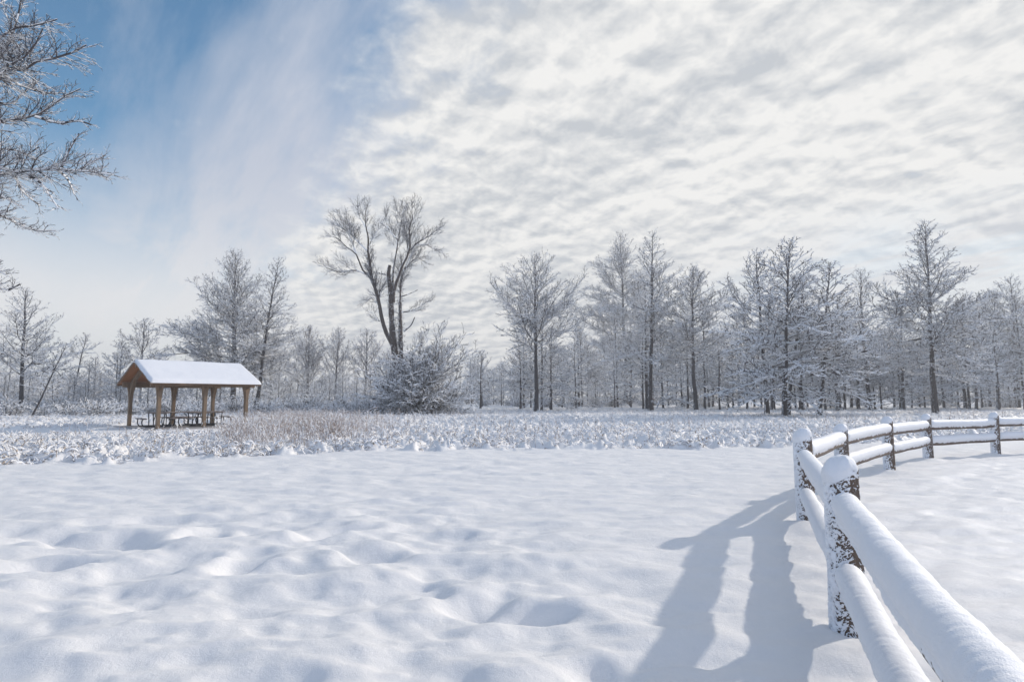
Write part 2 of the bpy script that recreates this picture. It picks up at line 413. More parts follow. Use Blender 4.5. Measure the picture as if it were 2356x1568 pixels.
def add_twigs(tb, P, R, L, rs, dens=1.0, scale=1.0, snow=.02, snow_p=.9, droop=0.0, flat=.5, rt=.006, l2=.40):
    """secondary, tertiary branches and twigs hanging on given primary branches"""
    P2, R2, L2 = children(P, R, L, .36 * scale / dens, .14, 42, l2, rs, k=4, lmin=.4 * scale, lmax=3.2 * scale, rr=.6, rtip=rt * 1.3, wob=.14, trop=droop + .04, flat=flat)
    tb.add(P2, R2, 4, snow * 1.1, snow_p, rs)
    P3, R3, L3 = children(P2, R2, L2, .23 * scale / dens, .15, 40, .52, rs, k=3, lmin=.25 * scale, lmax=1.2 * scale, rr=.7, rtip=rt, wob=.16, trop=.03 + droop, flat=flat + .2)
    tb.add(P3, R3, 4, snow, snow_p, rs)
    P4, R4, L4 = children(P3, R3, L3, .17 * scale / dens, .2, 38, .5, rs, k=2, lmin=.13 * scale, lmax=.45 * scale, rr=.8, rtip=rt * .6, wob=.1, flat=.9)
    tb.add(P4, R4, 4, snow * 1.1, snow_p, rs)
    return P2, R2, L2

def spline(pts, n):
    pts = np.asarray(pts, float); d = np.r_[0, np.cumsum(np.linalg.norm(np.diff(pts, axis=0), axis=1))]
    # Catmull-Rom resampled
    out = []
    m = len(pts)
    for s in np.linspace(0, d[-1], n):
        i = min(np.searchsorted(d, s, side='right') - 1, m - 2); t = (s - d[i]) / (d[i + 1] - d[i] + 1e-9)
        p0 = pts[max(i - 1, 0)]; p1 = pts[i]; p2 = pts[i + 1]; p3 = pts[min(i + 2, m - 1)]
        out.append(.5 * ((2 * p1) + (-p0 + p2) * t + (2 * p0 - 5 * p1 + 4 * p2 - p3) * t * t + (-p0 + 3 * p1 - 3 * p2 + p3) * t ** 3))
    return np.array(out)

def oak(seed, H, prof, h0, nprim, e_lo, e_hi, r_base, lean=(0, 0), dens=1.0, scale=1.0, snow=.02, snow_p=.9, trop=.03, droop=0.0,
        fork=0, name='bare_tree', label='', cat='tree', loc=(0, 0, 0), group=None, rz=0.0, bark=None, tmat=None, l2=.40, rt=.006, lop=None):
    """leader tree; prof: list of (fraction of crown height, crown radius in m)"""
    rs = np.random.default_rng(seed)
    k = 16; t = np.linspace(0, 1, k)
    ax = np.stack([lean[0] * t + np.cumsum(rs.normal(0, .045, k)) * H / 18, lean[1] * t + np.cumsum(rs.normal(0, .045, k)) * H / 18, H * t], -1)
    ax[:, :2] -= ax[0, :2]; ax[0, 2] = -.35
    r = r_base * ((1 - t) ** .85) * .93 + .02; r[0] *= 1.35; r[1] *= 1.04
    tt = Tubes(); tt.add(ax[None], r[None], 8)
    cut = lambda z: np.array([np.interp(z, ax[:, 2], ax[:, i]) for i in range(3)])
    u = (np.arange(nprim) + rs.random(nprim)) / nprim
    zs = h0 + (H - h0) * (1 - (1 - u) ** 1.12) * .985
    az = np.arange(nprim) * 2.399963 + rs.normal(0, .35, nprim)
    ft = (zs - h0) / (H - h0)
    el = np.radians(e_lo + (e_hi - e_lo) * ft + rs.normal(0, 7, nprim))
    fe = ft.copy()
    for _ in range(4):      # the envelope holds where a branch ends, not where it starts
        rad = np.interp(fe, [p[0] for p in prof], [p[1] for p in prof]); fe = .5 * fe + .5 * np.clip(ft + rad * np.tan(np.clip(el, -.3, 1.25)) / (H - h0), ft, 1)
    rad = rad * rs.uniform(.66, 1.08, nprim)
    if lop is not None: rad = rad * (1 + lop[0] * np.cos(az - lop[1]))
    L = rad / np.maximum(np.cos(el), .42)
    L = np.minimum(L, np.maximum((H * 1.03 - zs) / np.maximum(np.sin(el + trop * 2.2), .25) * rs.uniform(.6, 1.0, nprim), .5))
    L = np.maximum(L, .5)
    P0 = cut(zs).T
    D0 = np.stack([np.cos(az) * np.cos(el), np.sin(az) * np.cos(el), np.sin(el)], -1)
    r0 = np.minimum(np.interp(zs, ax[:, 2], r) * .5, .012 + L * .0085)
    P, R = grow(P0, D0, L, 8, r0, .008, rs, .085, trop)
    tb = Tubes()
    tb.add(P, R, 4, snow * 1.4, snow_p, rs)
    add_twigs(tb, P, R, L, rs, dens, scale, snow, snow_p, droop, l2=l2, rt=rt)
    # fine shoots on the leader's top
    Pl = ax[None, -7:]; Rl = r[None, -7:]; Ll = np.array([H * .4])
    Pc, Rc, Lc = children(Pl, Rl, Ll, .22, .1, 38, .12, rs, k=3, lmin=.4, lmax=1.3, rr=.4, rtip=rt, trop=.08)
    tb.add(Pc, Rc, 4, snow, snow_p, rs)
    tops = L > 2.2
    root = thing(name, label, cat, loc, group, rz)
    link('trunk', tt.mesh('trunk', tmat or M_TRUNK, True), root)
    link('crown', tb.mesh('crown', [bark or M_BARK, M_TSNOW]), root)
    return root

def tree_at(xb, yb, ytop, depth=None):
    """base position on the ground and height from picture rows"""
    p = at_ground(xb, yb) if depth is None else at_depth(xb, yb, depth)
    top = at_depth(xb, ytop, p[1])
    z = gh(p[0], p[1])
    return (p[0], p[1], z - .05), top[2] - z
def px2m(px, y): return px / F * y

# ------------------------------------------------------------------ the prominent trees
def hero(seed, xb, yb, ytop, halfw, label, depth=None, low=.3, prof=None, xtop=None, **kw):
    loc, H = tree_at(xb, yb, ytop, depth)
    y = loc[1]; w = px2m(halfw, y) * 1.40
    prof = prof or [(0, .75), (.15, 1.0), (.4, .9), (.7, .6), (.9, .33), (1, .12)]
    prof = [(a, b * w) for a, b in prof]
    lean = (0, 0)
    if xtop is not None:
        pt = at_depth(xtop, ytop, y); lean = (pt[0] - loc[0], 0)
    args = dict(h0=H * low, nprim=int(56 * max(.7, H / 18)), e_lo=8, e_hi=55, r_base=.012 * H + .05)
    args.update(kw); args['snow'] = args.get('snow', .02) * 1.5
    args['nprim'] = int(args['nprim'] * 1.35)
    return oak(seed, H, prof, loc=loc, label=label, lean=lean, **args)

VASE = [(0, .6), (.2, .9), (.45, 1.0), (.7, .85), (.9, .55), (1, .22)]
PIN = [(0, .85), (.12, 1.0), (.3, 1.0), (.5, .86), (.7, .62), (.88, .38), (1, .14)]
WIDE = [(0, 1.0), (.12, 1.0), (.35, .95), (.6, .8), (.82, .55), (.95, .3), (1, .15)]
GW = 'tall oaks along the front of the wood'
HEROES = [
 dict(seed=11, xb=1233, yb=947, ytop=590, halfw=104, label='tall oak with a wide open crown standing alone at the left end of the wood', low=.33, prof=VASE, e_lo=18, e_hi=62, nprim=44, snow=.014, xtop=1228),
 dict(seed=12, xb=1440, yb=931, ytop=541, halfw=96, label='very tall oak, left one of the tallest pair in the middle of the wood', low=.2, prof=PIN, e_lo=-8, e_hi=52, nprim=66, snow=.017, xtop=1426),
 dict(seed=13, xb=1498, yb=945, ytop=540, halfw=84, label='very tall slim spire topped oak, right one of the tallest pair in the wood', low=.2, prof=PIN, e_lo=-5, e_hi=48, nprim=60, snow=.017, xtop=1500),
 dict(seed=14, xb=1602, yb=946, ytop=618, halfw=88, label='round crowned oak with a thick forked trunk, right of the tall pair', low=.3, prof=[(0,.6),(.3,.9),(.6,1.0),(.85,.75),(1,.3)], e_lo=5, e_hi=50, nprim=46, snow=.018, xtop=1592),
 dict(seed=15, xb=1806, yb=961, ytop=562, halfw=126, label='broad heavily snowed oak with drooping low branches, nearest and widest in the wood', low=.14, prof=[(0,.75),(.15,1.0),(.4,.95),(.65,.75),(.85,.5),(1,.12)], e_lo=-14, e_hi=52, nprim=58, snow=.028, xtop=1812, dens=.95, trop=-.012),
 dict(seed=16, xb=1884, yb=960, ytop=610, halfw=84, label='snow laden oak with a slim dark trunk, just right of the broad drooping oak', low=.2, prof=WIDE, e_lo=-12, e_hi=50, nprim=46, snow=.026, xtop=1905, dens=.95, trop=-.01),
 dict(seed=17, xb=2001, yb=944, ytop=622, halfw=66, label='dark stemmed oak with brownish lower branches, left of the tall oak behind the fence', low=.22, prof=PIN, e_lo=-6, e_hi=50, nprim=52, snow=.016),
 dict(seed=18, xb=2153, yb=952, ytop=518, halfw=116, label='tall thick trunked oak with a wide pointed crown, behind the split rail fence', low=.2, prof=[(0,.65),(.15,.9),(.35,1.0),(.5,.92),(.62,.6),(.8,.38),(.94,.22),(1,.08)], e_lo=-8, e_hi=48, nprim=76, snow=.022, xtop=2120, dens=1.05),
 dict(seed=19, xb=2297, yb=940, ytop=672, halfw=62, label='oak with a dark straight trunk above the farthest fence post', low=.3, prof=WIDE, e_lo=-4, e_hi=45, nprim=44, snow=.02, xtop=2283),
 dict(seed=20, xb=2343, yb=939, ytop=640, halfw=84, label='oak leaning left at the right edge of the picture', low=.3, prof=WIDE, e_lo=0, e_hi=45, nprim=44, snow=.02, xtop=2322),
 dict(seed=21, xb=1765, yb=955, ytop=585, halfw=86, label='oak close behind the broad drooping one, its crown rising on the left of it', low=.22, prof=VASE, e_lo=5, e_hi=58, nprim=40, snow=.022, xtop=1742),
 dict(seed=22, xb=1846, yb=943, ytop=640, halfw=60, label='slender dark oak between the broad drooping oak and the snow laden one', low=.25, prof=PIN, e_lo=-8, e_hi=50, nprim=40, snow=.02),
 dict(seed=23, xb=1931, yb=944, ytop=700, halfw=56, label='short thick trunked oak right of the snow laden oak', low=.25, prof=WIDE, e_lo=-10, e_hi=45, nprim=40, snow=.02, xtop=1925),
 dict(seed=24, xb=2078, yb=943, ytop=690, halfw=62, label='thin trunked oak standing between two tall oaks behind the fence', low=.28, prof=WIDE, e_lo=-8, e_hi=45, nprim=40, snow=.02, xtop=2072),
 dict(seed=25, xb=2222, yb=941, ytop=700, halfw=60, label='oak with a trunk leaning slightly left, right of the tall thick trunked oak', low=.28, prof=WIDE, e_lo=-8, e_hi=45, nprim=40, snow=.02, xtop=2203),
 dict(seed=26, xb=1976, yb=943, ytop=720, halfw=44, label='slim oak close left of the dark stemmed oak with brownish branches', low=.25, prof=WIDE, e_lo=-8, e_hi=45, nprim=34, snow=.018),
 dict(seed=27, xb=1331, yb=936, ytop=738, halfw=56, label='smaller pointed snowy oak in the gap between the lone oak and the tall pair', low=.25, prof=PIN, e_lo=0, e_hi=55, nprim=44, snow=.018),
 dict(seed=28, xb=1268, yb=945, ytop=790, halfw=52, label='small oak with brownish drooping twigs, just right of the lone oak', low=.18, prof=WIDE, e_lo=-22, e_hi=40, nprim=46, snow=.013),
 dict(seed=29, xb=1198, yb=944, ytop=805, halfw=46, label='small oak with a thin dark trunk, just left of the lone oak', low=.35, prof=WIDE, e_lo=-12, e_hi=40, nprim=34, snow=.02),
 dict(seed=30, xb=1812, yb=958, ytop=640, halfw=60, label='second stem of oak rising against the broad drooping oak trunk', low=.3, prof=WIDE, e_lo=-5, e_hi=50, nprim=26, snow=.022, xtop=1845),
 dict(seed=31, xb=1489, yb=943, ytop=650, halfw=44, label='thin dark oak touching the left side of the spire topped tall oak', low=.3, prof=WIDE, e_lo=-5, e_hi=50, nprim=28, snow=.018, xtop=1478),
 # left of the big cottonwood
 dict(seed=41, xb=536, yb=948, ytop=582, halfw=118, label='broad dark oak rising behind the picnic shelter roof', low=.20, prof=[(0,1.1),(.12,1.02),(.35,.86),(.6,.66),(.82,.42),(.95,.2),(1,.08)], e_lo=6, e_hi=60, nprim=84, snow=.013, xtop=543, trop=.02, dens=1.05, r_base=.34),
 dict(seed=42, xb=588, yb=949, ytop=600, halfw=66, label='oak with a slanting trunk at the right end of the picnic shelter', low=.25, prof=[(0,.9),(.2,1.0),(.5,.95),(.75,.6),(.9,.35),(1,.12)], e_lo=2, e_hi=50, nprim=56, snow=.014, xtop=640, r_base=.22),
 dict(seed=43, xb=47, yb=954, ytop=668, halfw=104, label='dark bare oak at the left edge beyond the snowy path', low=.28, prof=[(0,.95),(.2,1.0),(.45,.8),(.7,.5),(.88,.25),(1,.08)], e_lo=12, e_hi=48, nprim=46, snow=.013, xtop=62, r_base=.2),
 dict(seed=44, xb=70, yb=963, ytop=795, halfw=44, label='thin sapling leaning right beside the dark oak at the left edge', low=.35, prof=WIDE, e_lo=10, e_hi=40, nprim=18, snow=.012, xtop=150, r_base=.06),
]
for h in HEROES:
    g_ = GW if h['seed'] < 40 else None
    hero(group=g_, **h)

# trees farther back that stand out on the skyline at the left
BACK = [
 dict(seed=51, xb=163, yb=930, ytop=772, halfw=20, label='slim leaning tree with a small fan top, left of the picnic shelter', low=.62, prof=[(0,.6),(.5,1),(1,.6)], e_lo=35, e_hi=65, nprim=16, snow=.012, xtop=198, r_base=.16),
 dict(seed=52, xb=320, yb=932, ytop=738, halfw=50, label='open branched tree rising just behind the gable of the picnic shelter', low=.4, prof=VASE, e_lo=22, e_hi=55, nprim=26, snow=.02),
 dict(seed=53, xb=270, yb=934, ytop=785, halfw=40, label='small dark centred tree left of the shelter gable', low=.3, prof=WIDE, e_lo=10, e_hi=50, nprim=30, snow=.02),
 dict(seed=54, xb=704, yb=930, ytop=755, halfw=58, label='many stemmed round tree on the skyline right of the leaning oak', low=.22, prof=VASE, e_lo=38, e_hi=68, nprim=44, snow=.014, bark='g'),
 dict(seed=55, xb=773, yb=930, ytop=758, halfw=44, label='vase shaped tree with dark limbs, between two others left of the cottonwood', low=.28, prof=VASE, e_lo=40, e_hi=68, nprim=36, snow=.012, bark='g'),
 dict(seed=56, xb=838, yb=932, ytop=762, halfw=48, label='grey tree close left of the big cottonwood', low=.25, prof=VASE, e_lo=30, e_hi=62, nprim=38, snow=.014, bark='g'),
 dict(seed=57, xb=620, yb=932, ytop=800, halfw=40, label='low slender tree between the leaning oak and the round skyline tree', low=.3, prof=WIDE, e_lo=5, e_hi=50, nprim=30, snow=.018),
 dict(seed=58, xb=215, yb=935, ytop=825, halfw=30, label='small pale tree between the slim leaning tree and the shelter', low=.2, prof=WIDE, e_lo=10, e_hi=50, nprim=26, snow=.024),
 dict(seed=59, xb=1105, yb=934, ytop=812, halfw=34, label='small snowy tree at the right foot of the big bush', low=.25, prof=WIDE, e_lo=5, e_hi=50, nprim=26, snow=.024),
 dict(seed=60, xb=905, yb=934, ytop=790, halfw=40, label='grey many branched tree half hidden behind the cottonwood trunk', low=.2, prof=VASE, e_lo=30, e_hi=62, nprim=30, snow=.016, bark='g'),
]
for h in BACK:
    if h.get('bark') == 'g': h['bark'] = M_GREYB
    hero(depth=82.0, rt=.009, **h)

ORD = ['first', 'second', 'third', 'fourth', 'fifth', 'sixth', 'seventh', 'eighth', 'ninth', 'tenth', 'eleventh', 'twelfth', 'thirteenth', 'fourteenth', 'fifteenth', 'sixteenth', 'seventeenth', 'eighteenth']
def ordinal_labels(objs, what, where):
    objs = sorted(objs, key=lambda o: o.location[0] / o.location[1])
    for i, o in enumerate(objs): o['label'] = '%s %s from the left, %s' % (ORD[i], what, where)
# ------------------------------------------------------------------ wood behind: copies of six trees
PROTO = []
for i, (H, prof, h0, n, el, eh, r, sn) in enumerate([
    (13, PIN, 1.9, 50, -18, 50, .15, .026), (12, WIDE, 2.3, 46, -14, 48, .14, .026), (14, VASE, 3.4, 42, 2, 55, .17, .024),
    (11, WIDE, 1.5, 48, -22, 45, .13, .028), (15, PIN, 3.0, 50, -14, 52, .16, .024), (12.5, VASE, 2.2, 44, -4, 50, .14, .028)]):
    pr = [(a, b * (4.1 + .3 * (i % 3))) for a, b in prof]
    PROTO.append((H, dict(seed=100 + i, H=H, prof=pr, h0=h0, nprim=n, e_lo=el, e_hi=eh, r_base=r, snow=sn * 1.2, scale=1.25, rt=.009)))
SECT = [  # picture columns, label
 (1075, 1190, 'right of the big bush'),
 (1190, 1310, 'behind the lone open crowned oak'),
 (1310, 1415, 'in the gap left of the tall pair'),
 (1415, 1545, 'behind the tall pair of oaks'),
 (1545, 1680, 'behind the round crowned oak'),
 (1680, 1850, 'behind the broad drooping oak'),
 (1850, 1990, 'behind the snow laden oak'),
 (1990, 2130, 'above the bend of the fence'),
 (2130, 2260, 'behind the tall thick trunked oak'),
 (2260, 2420, 'at the right edge of the wood')]
protos = []
r_ = random.Random(5)
k = 0
for (a, b, lab) in SECT:
    nn = int((b - a) / 14.5); sec = []
    for i in range(nn):
        px = a + (b - a) * (i + r_.random()) / nn
        dep = r_.choice([78, 84, 90, 98, 106, 116, 126]) + r_.uniform(-4, 4)
        if a < 1100: dep = r_.uniform(100, 130)
        if 1560 < px < 2130 and dep > 104: dep -= 24
        x = (px - CX) / F * dep; z = gh(x, dep)
        sc = r_.uniform(.82, 1.15) * (.78 if a < 1100 else 1)
        if a < 1400: sc *= .82
        q = k % 6
        loc = (x, dep, z - .05); rz = r_.uniform(0, 6.28)
        if k < 6:
            kw = dict(PROTO[q][1]); H = kw.pop('H'); sd_ = kw.pop('seed'); pr = kw.pop('prof')
            o = oak(sd_, H, pr, name='bare_tree', label=lab, loc=loc, rz=rz, group='frosted trees in the wood', **kw)
            protos.append(o); o.scale = (sc, sc, sc)
        else:
            o = copy_tree(protos[q], lab, loc, rz, (sc, sc, sc * r_.uniform(.92, 1.08)))
        sec.append(o); k += 1
    md = sorted(o.location[1] for o in sec)[len(sec) // 2]
    ordinal_labels([o for o in sec if o.location[1] < md], 'nearer frosted tree', lab)
    ordinal_labels([o for o in sec if o.location[1] >= md], 'farther frosted tree', lab)
# low scrubby trees of the far left and middle background
for (a, b, n, s0, s1, dmin, dmax, lab) in [
    (-20, 140, 13, .34, .50, 62, 84, 'behind the dark oak at the left edge'),
    (140, 300, 15, .30, .48, 60, 84, 'between the slim leaning tree and the shelter'),
    (300, 520, 13, .30, .44, 60, 84, 'seen beyond the shelter'),
    (600, 760, 12, .28, .42, 62, 84, 'below the round skyline tree'),
    (760, 900, 10, .26, .38, 64, 84, 'just left of the cottonwood foot')]:
    sec = []
    for i in range(n):
        px = a + (b - a) * (i + r_.random()) / n; dep = r_.uniform(dmin, dmax)
        x = (px - CX) / F * dep; sc = r_.uniform(s0, s1)
        o = copy_tree(protos[k % 6], lab, (x, dep, gh(x, dep) - 1.2 * sc), r_.uniform(0, 6.28), (sc * 1.15, sc * 1.15, sc), 'low scrub trees')
        sec.append(o); k += 1
    ordinal_labels(sec, 'low snowy scrub tree', lab)

# ------------------------------------------------------------------ snowy shrubs
def shrub_mesh(seed, W_, H_, n, snow=.03):
    rs = np.random.default_rng(seed)
    az = rs.uniform(0, 2 * math.pi, n); el = np.radians(rs.uniform(12, 80, n))
    D = np.stack([np.cos(az) * np.cos(el), np.sin(az) * np.cos(el), np.sin(el)], -1)
    L = np.sqrt((W_ * np.cos(el)) ** 2 + (H_ * np.sin(el)) ** 2) * rs.uniform(.6, 1.1, n)
    P0 = np.stack([rs.normal(0, .15, n), rs.normal(0, .15, n), np.full(n, -.05)], -1)
    P, R = grow(P0, D, L, 5, np.full(n, .016), .006, rs, .14, -.05)
    tb = Tubes(); tb.add(P, R, 4, snow * 1.2, .95, rs)
    st = P.shape
    P2, R2, L2 = children(P, R, L, .22, .15, 40, .4, rs, k=3, lmin=.25, lmax=1.2, rtip=.006, trop=-.03)
    tb.add(P2, R2, 4, snow, .95, rs)
    P3, R3, L3 = children(P2, R2, L2, .14, .1, 40, .5, rs, k=2, lmin=.14, lmax=.5, rtip=.005)
    tb.add(P3, R3, 4, snow, .95, rs)
    return tb.mesh('shrub', [M_BARK, M_TSNOW])
SHM = [shrub_mesh(200 + i, 1.5 + .2 * i, 1.4 + .15 * i, 34) for i in range(4)]
k = 0
for (a, b, n, dmin, dmax, s0, s1, lab) in [
    (-10, 120, 10, 50, 62, .8, 1.3, 'around the dark oak at the left edge'),
    (120, 290, 12, 48, 62, .8, 1.2, 'left of the picnic shelter'),
    (290, 560, 14, 50, 64, .8, 1.3, 'seen through the open shelter'),
    (600, 740, 14, 52, 66, .9, 1.5, 'right of the leaning oak'),
    (740, 880, 10, 54, 66, .8, 1.3, 'left of the big bush'),
    (1100, 1300, 5, 100, 120, 1.0, 1.6, 'far back behind the lone oak'),
    (1300, 1660, 9, 100, 125, 1.0, 1.6, 'far back behind the tall pair'),
    (1900, 2360, 10, 100, 125, 1.0, 1.8, 'far back of the wood beyond the fence')]:
    sec = []
    for i in range(n):
        px = a + (b - a) * (i + r_.random()) / n; dep = r_.uniform(dmin, dmax); x = (px - CX) / F * dep; sc = r_.uniform(s0, s1)
        o = link('snowy_shrub', SHM[k % 4], None, (x, dep, gh(x, dep) - .1)); o.rotation_euler = (0, 0, r_.uniform(0, 6.28)); o.scale = (sc, sc, sc)
        tag(o, lab, 'shrub', 'low snowy shrubs'); sec.append(o); k += 1
    ordinal_labels(sec, 'low snowy shrub', lab)

# ------------------------------------------------------------------ far wood: one mass nobody could count
def far_wood():
    rs = np.random.default_rng(77); tb = Tubes(); n = 460
    u = rs.random(n); px = -120 + 2600 * u; dep = rs.uniform(135, 205, n)
    x = (px - CX) / F * dep
    H = rs.uniform(8, 12.5, n); H[px < 1080] *= .66
    z = ground_h(x, dep) - .2
    P0 = np.stack([x, dep, z], -1); D = np.zeros((n, 3)); D[:, 2] = 1
    P, R = grow(P0, D, H, 6, np.full(n, .11), .03, rs, .03)
    tb.add(P, R, 4)
    P2, R2, L2 = children(P, R, H, .42, .14, 62, .36, rs, k=3, lmin=.9, lmax=4, rtip=.03, trop=.05, flat=1.0, taper=.5)
    tb.add(P2, R2, 4, .08, .95, rs)
    P3, R3, L3 = children(P2, R2, L2, .55, .15, 40, .45, rs, k=2, lmin=.5, lmax=1.4, rtip=.015, flat=.9)
    tb.add(P3, R3, 4, .08, .95, rs)
    # undergrowth at its foot
    n = 2600; px = -120 + 2600 * rs.random(n); dep = rs.uniform(132, 160, n); x = (px - CX) / F * dep
    P0 = np.stack([x, dep, ground_h(x, dep) - .1], -1); D = norm(rs.normal(0, .7, (n, 3)) + [0, 0, 1.2])
    P, R = grow(P0, D, rs.uniform(1, 2.8, n), 3, np.full(n, .05), .02, rs, .1)
    tb.add(P, R, 4, .03, .6, rs)
    P3, R3, L3 = children(P, R, np.full(n, 2.0), .4, .1, 45, .5, rs, k=2, lmin=.5, lmax=1.2, rtip=.03, flat=.9)
    tb.add(P3, R3, 4, .04, .6, rs)
    o = link('far_wood', tb.mesh('far_wood', [M_BARK, M_TSNOW])); tag(o, 'distant frosted wood closing the field behind all the trees', 'wood', kind='stuff')
far_wood()

# ------------------------------------------------------------------ the cottonwood and the bush at its foot
CWY = 57.0
def zp(p, s, ox, oy): return ((ox + p[0] * s) / 1.08659, (oy + p[1] * s) / 1.08659)
def limb3(pts, s, ox, oy, y0, dy, n, first=None):
    q = []
    for i, p in enumerate(pts):
        X, Y = zp(p, s, ox, oy); q.append(at_depth(X, Y, y0 + dy * i / (len(pts) - 1)))
    if first is not None: q = [first] + q
    return spline(q, n)
def cottonwood():
    rs = np.random.default_rng(301)
    base = at_ground(938, 953); z0 = gh(base[0], CWY)
    root = thing('cottonwood_tree', 'huge old cottonwood with a split leaning trunk and bare fan shaped crown', 'tree', (0, CWY, 0))
    A = dict(s=500 / 1307, ox=740, oy=480)
    tt = Tubes(); tb = Tubes()
    O = np.array([0, CWY, 0])
    def L_(pts, dy=0, n=12): return limb3(pts, A['s'], A['ox'], A['oy'], CWY, dy, n) - O
    def trunk(pts, r0, r1, dy=0, n=14, rough_=.0):
        P = L_(pts, dy, n); R = np.linspace(r0, r1, n) * (1 + rs.normal(0, .06, n)); tt.add(P[None], R[None], 10); return P, R
    trunk([(715, 1480), (690, 1300), (668, 1160), (645, 1040), (628, 900), (622, 760), (616, 620), (604, 540), (612, 478)], .48, .16, 0, 20)
    trunk([(700, 1300), (690, 1150), (684, 1000), (682, 850), (680, 720)], .26, .17, 1.0)
    limbs = [
     ([(650, 1030), (590, 920), (560, 820), (540, 710), (515, 620), (490, 560), (488, 500), (478, 430), (470, 390)], .26, .13, -1.2),
     ([(470, 390), (472, 300), (458, 230), (452, 150), (470, 80)], .12, .02, -2.0),
     ([(470, 390), (400, 320), (350, 265), (312, 200), (290, 125)], .10, .02, 2.5),
     ([(490, 560), (440, 515), (408, 440), (388, 400), (320, 350), (270, 300), (200, 285)], .12, .02, -2.5),
     ([(405, 440), (375, 350), (345, 280), (300, 230), (240, 190)], .07, .02, 2.0),
     ([(480, 550), (430, 525), (380, 512), (280, 522), (200, 495), (138, 478)], .10, .02, 1.5),
     ([(475, 370), (490, 320), (530, 250), (545, 185)], .07, .02, 2.0),
     ([(458, 230), (420, 170), (400, 110), (420, 75)], .06, .015, 1.0),
     ([(636, 720), (640, 640), (670, 550), (700, 470), (740, 390), (745, 310), (738, 240), (760, 180), (758, 110), (785, 55)], .20, .02, -1.5),
     ([(740, 385), (790, 335), (850, 300), (900, 262), (955, 225)], .09, .02, -2.0),
     ([(790, 345), (850, 345), (900, 370), (965, 398)], .06, .015, 1.5),
     ([(634, 660), (632, 560), (640, 480), (655, 400), (665, 330), (675, 250), (692, 180), (640, 90)], .13, .02, 2.0),
     ([(662, 310), (610, 250), (590, 200), (600, 130)], .06, .015, 1.0),
     ([(692, 180), (700, 120), (720, 90)], .04, .012, 1.0),
     ([(741, 240), (710, 200), (700, 190)], .04, .012, 1.0),
     ([(682, 980), (685, 850), (680, 750), (685, 600), (700, 520), (750, 460), (790, 425), (855, 465)], .17, .02, 1.5),
     ([(700, 520), (740, 440), (775, 380), (830, 340)], .07, .015, 1.5),
     ([(688, 785), (740, 780), (790, 762), (850, 722), (885, 715)], .07, .015, -1.0),
     ([(688, 685), (740, 665), (795, 640)], .06, .02, -1.0),
     ([(705, 910), (750, 870), (775, 818)], .09, .06, -.8),
     ([(592, 542), (540, 530), (500, 520)], .08, .04, -.2),
     ([(545, 700), (500, 690), (450, 720)], .05, .015, 1.0),
     ([(575, 860), (530, 830), (480, 770)], .05, .015, 1.0)]
    for pts, r0, r1, dy in limbs:
        P = L_(pts, dy, 12); R = np.linspace(r0, r1, 12) * .85
        (tt if r0 > .11 else tb).add(P[None], R[None], 8 if r0 > .11 else 4, 0 if r0 > .11 else .02, .7, rs)
        Ln = np.array([np.linalg.norm(np.diff(P, axis=0), axis=1).sum()])
        if len(pts) == 3 and r0 > .055: continue
        i0 = 5 if r0 > .11 else 2
        P_, R_, L2 = P[None, i0:], R[None, i0:], Ln * (1 - i0 / 12)
        P2, R2, L2 = children(P_, R_, L2, .20, .0, 34, .40, rs, k=5, lmin=.9, lmax=2.9, rr=.36, rtip=.007, wob=.09, trop=.10, flat=.9, taper=.55, tmax=.92)
        tb.add(P2, R2, 4, .012, .8, rs)
        P3, R3, L3 = children(P2, R2, L2, .15, .15, 30, .52, rs, k=3, lmin=.4, lmax=1.3, rtip=.006, wob=.09, trop=.06, flat=.9)
        tb.add(P3, R3, 4, .006, .6, rs)
        P4, R4, L4 = children(P3, R3, L3, .14, .1, 30, .55, rs, k=2, lmin=.25, lmax=.6, rtip=.005, flat=1)
        tb.add(P4, R4, 4, .004, .5, rs)
    # vines and epicormic shoots clinging to the two stems
    for pts, dy in [([(665, 1040), (640, 900), (622, 700), (612, 540)], 0), ([(684, 1000), (682, 720), (685, 600)], 1.0)]:
        P = L_(pts, dy, 12)[None]; R = np.full((1, 12), .1); Ln = np.array([np.linalg.norm(np.diff(P[0], axis=0), axis=1).sum()])
        P2, R2, L2 = children(P, R, Ln, .045, .0, 55, .09, rs, k=4, lmin=.4, lmax=1.0, rr=.15, rtip=.008, wob=.5, flat=1.2, trop=-.1, taper=0)
        tb.add(P2, R2, 4, .012, .7, rs)
        P3, R3, L3 = children(P2, R2, L2, .2, .1, 50, .5, rs, k=2, lmin=.2, lmax=.5, rtip=.006, flat=1)
        tb.add(P3, R3, 4, .012, .7, rs)
    link('trunk', tt.mesh('trunk', M_CTRUNK, True), root)
    link('crown', tb.mesh('crown', [M_BARK, M_TSNOW]), root)
cottonwood()
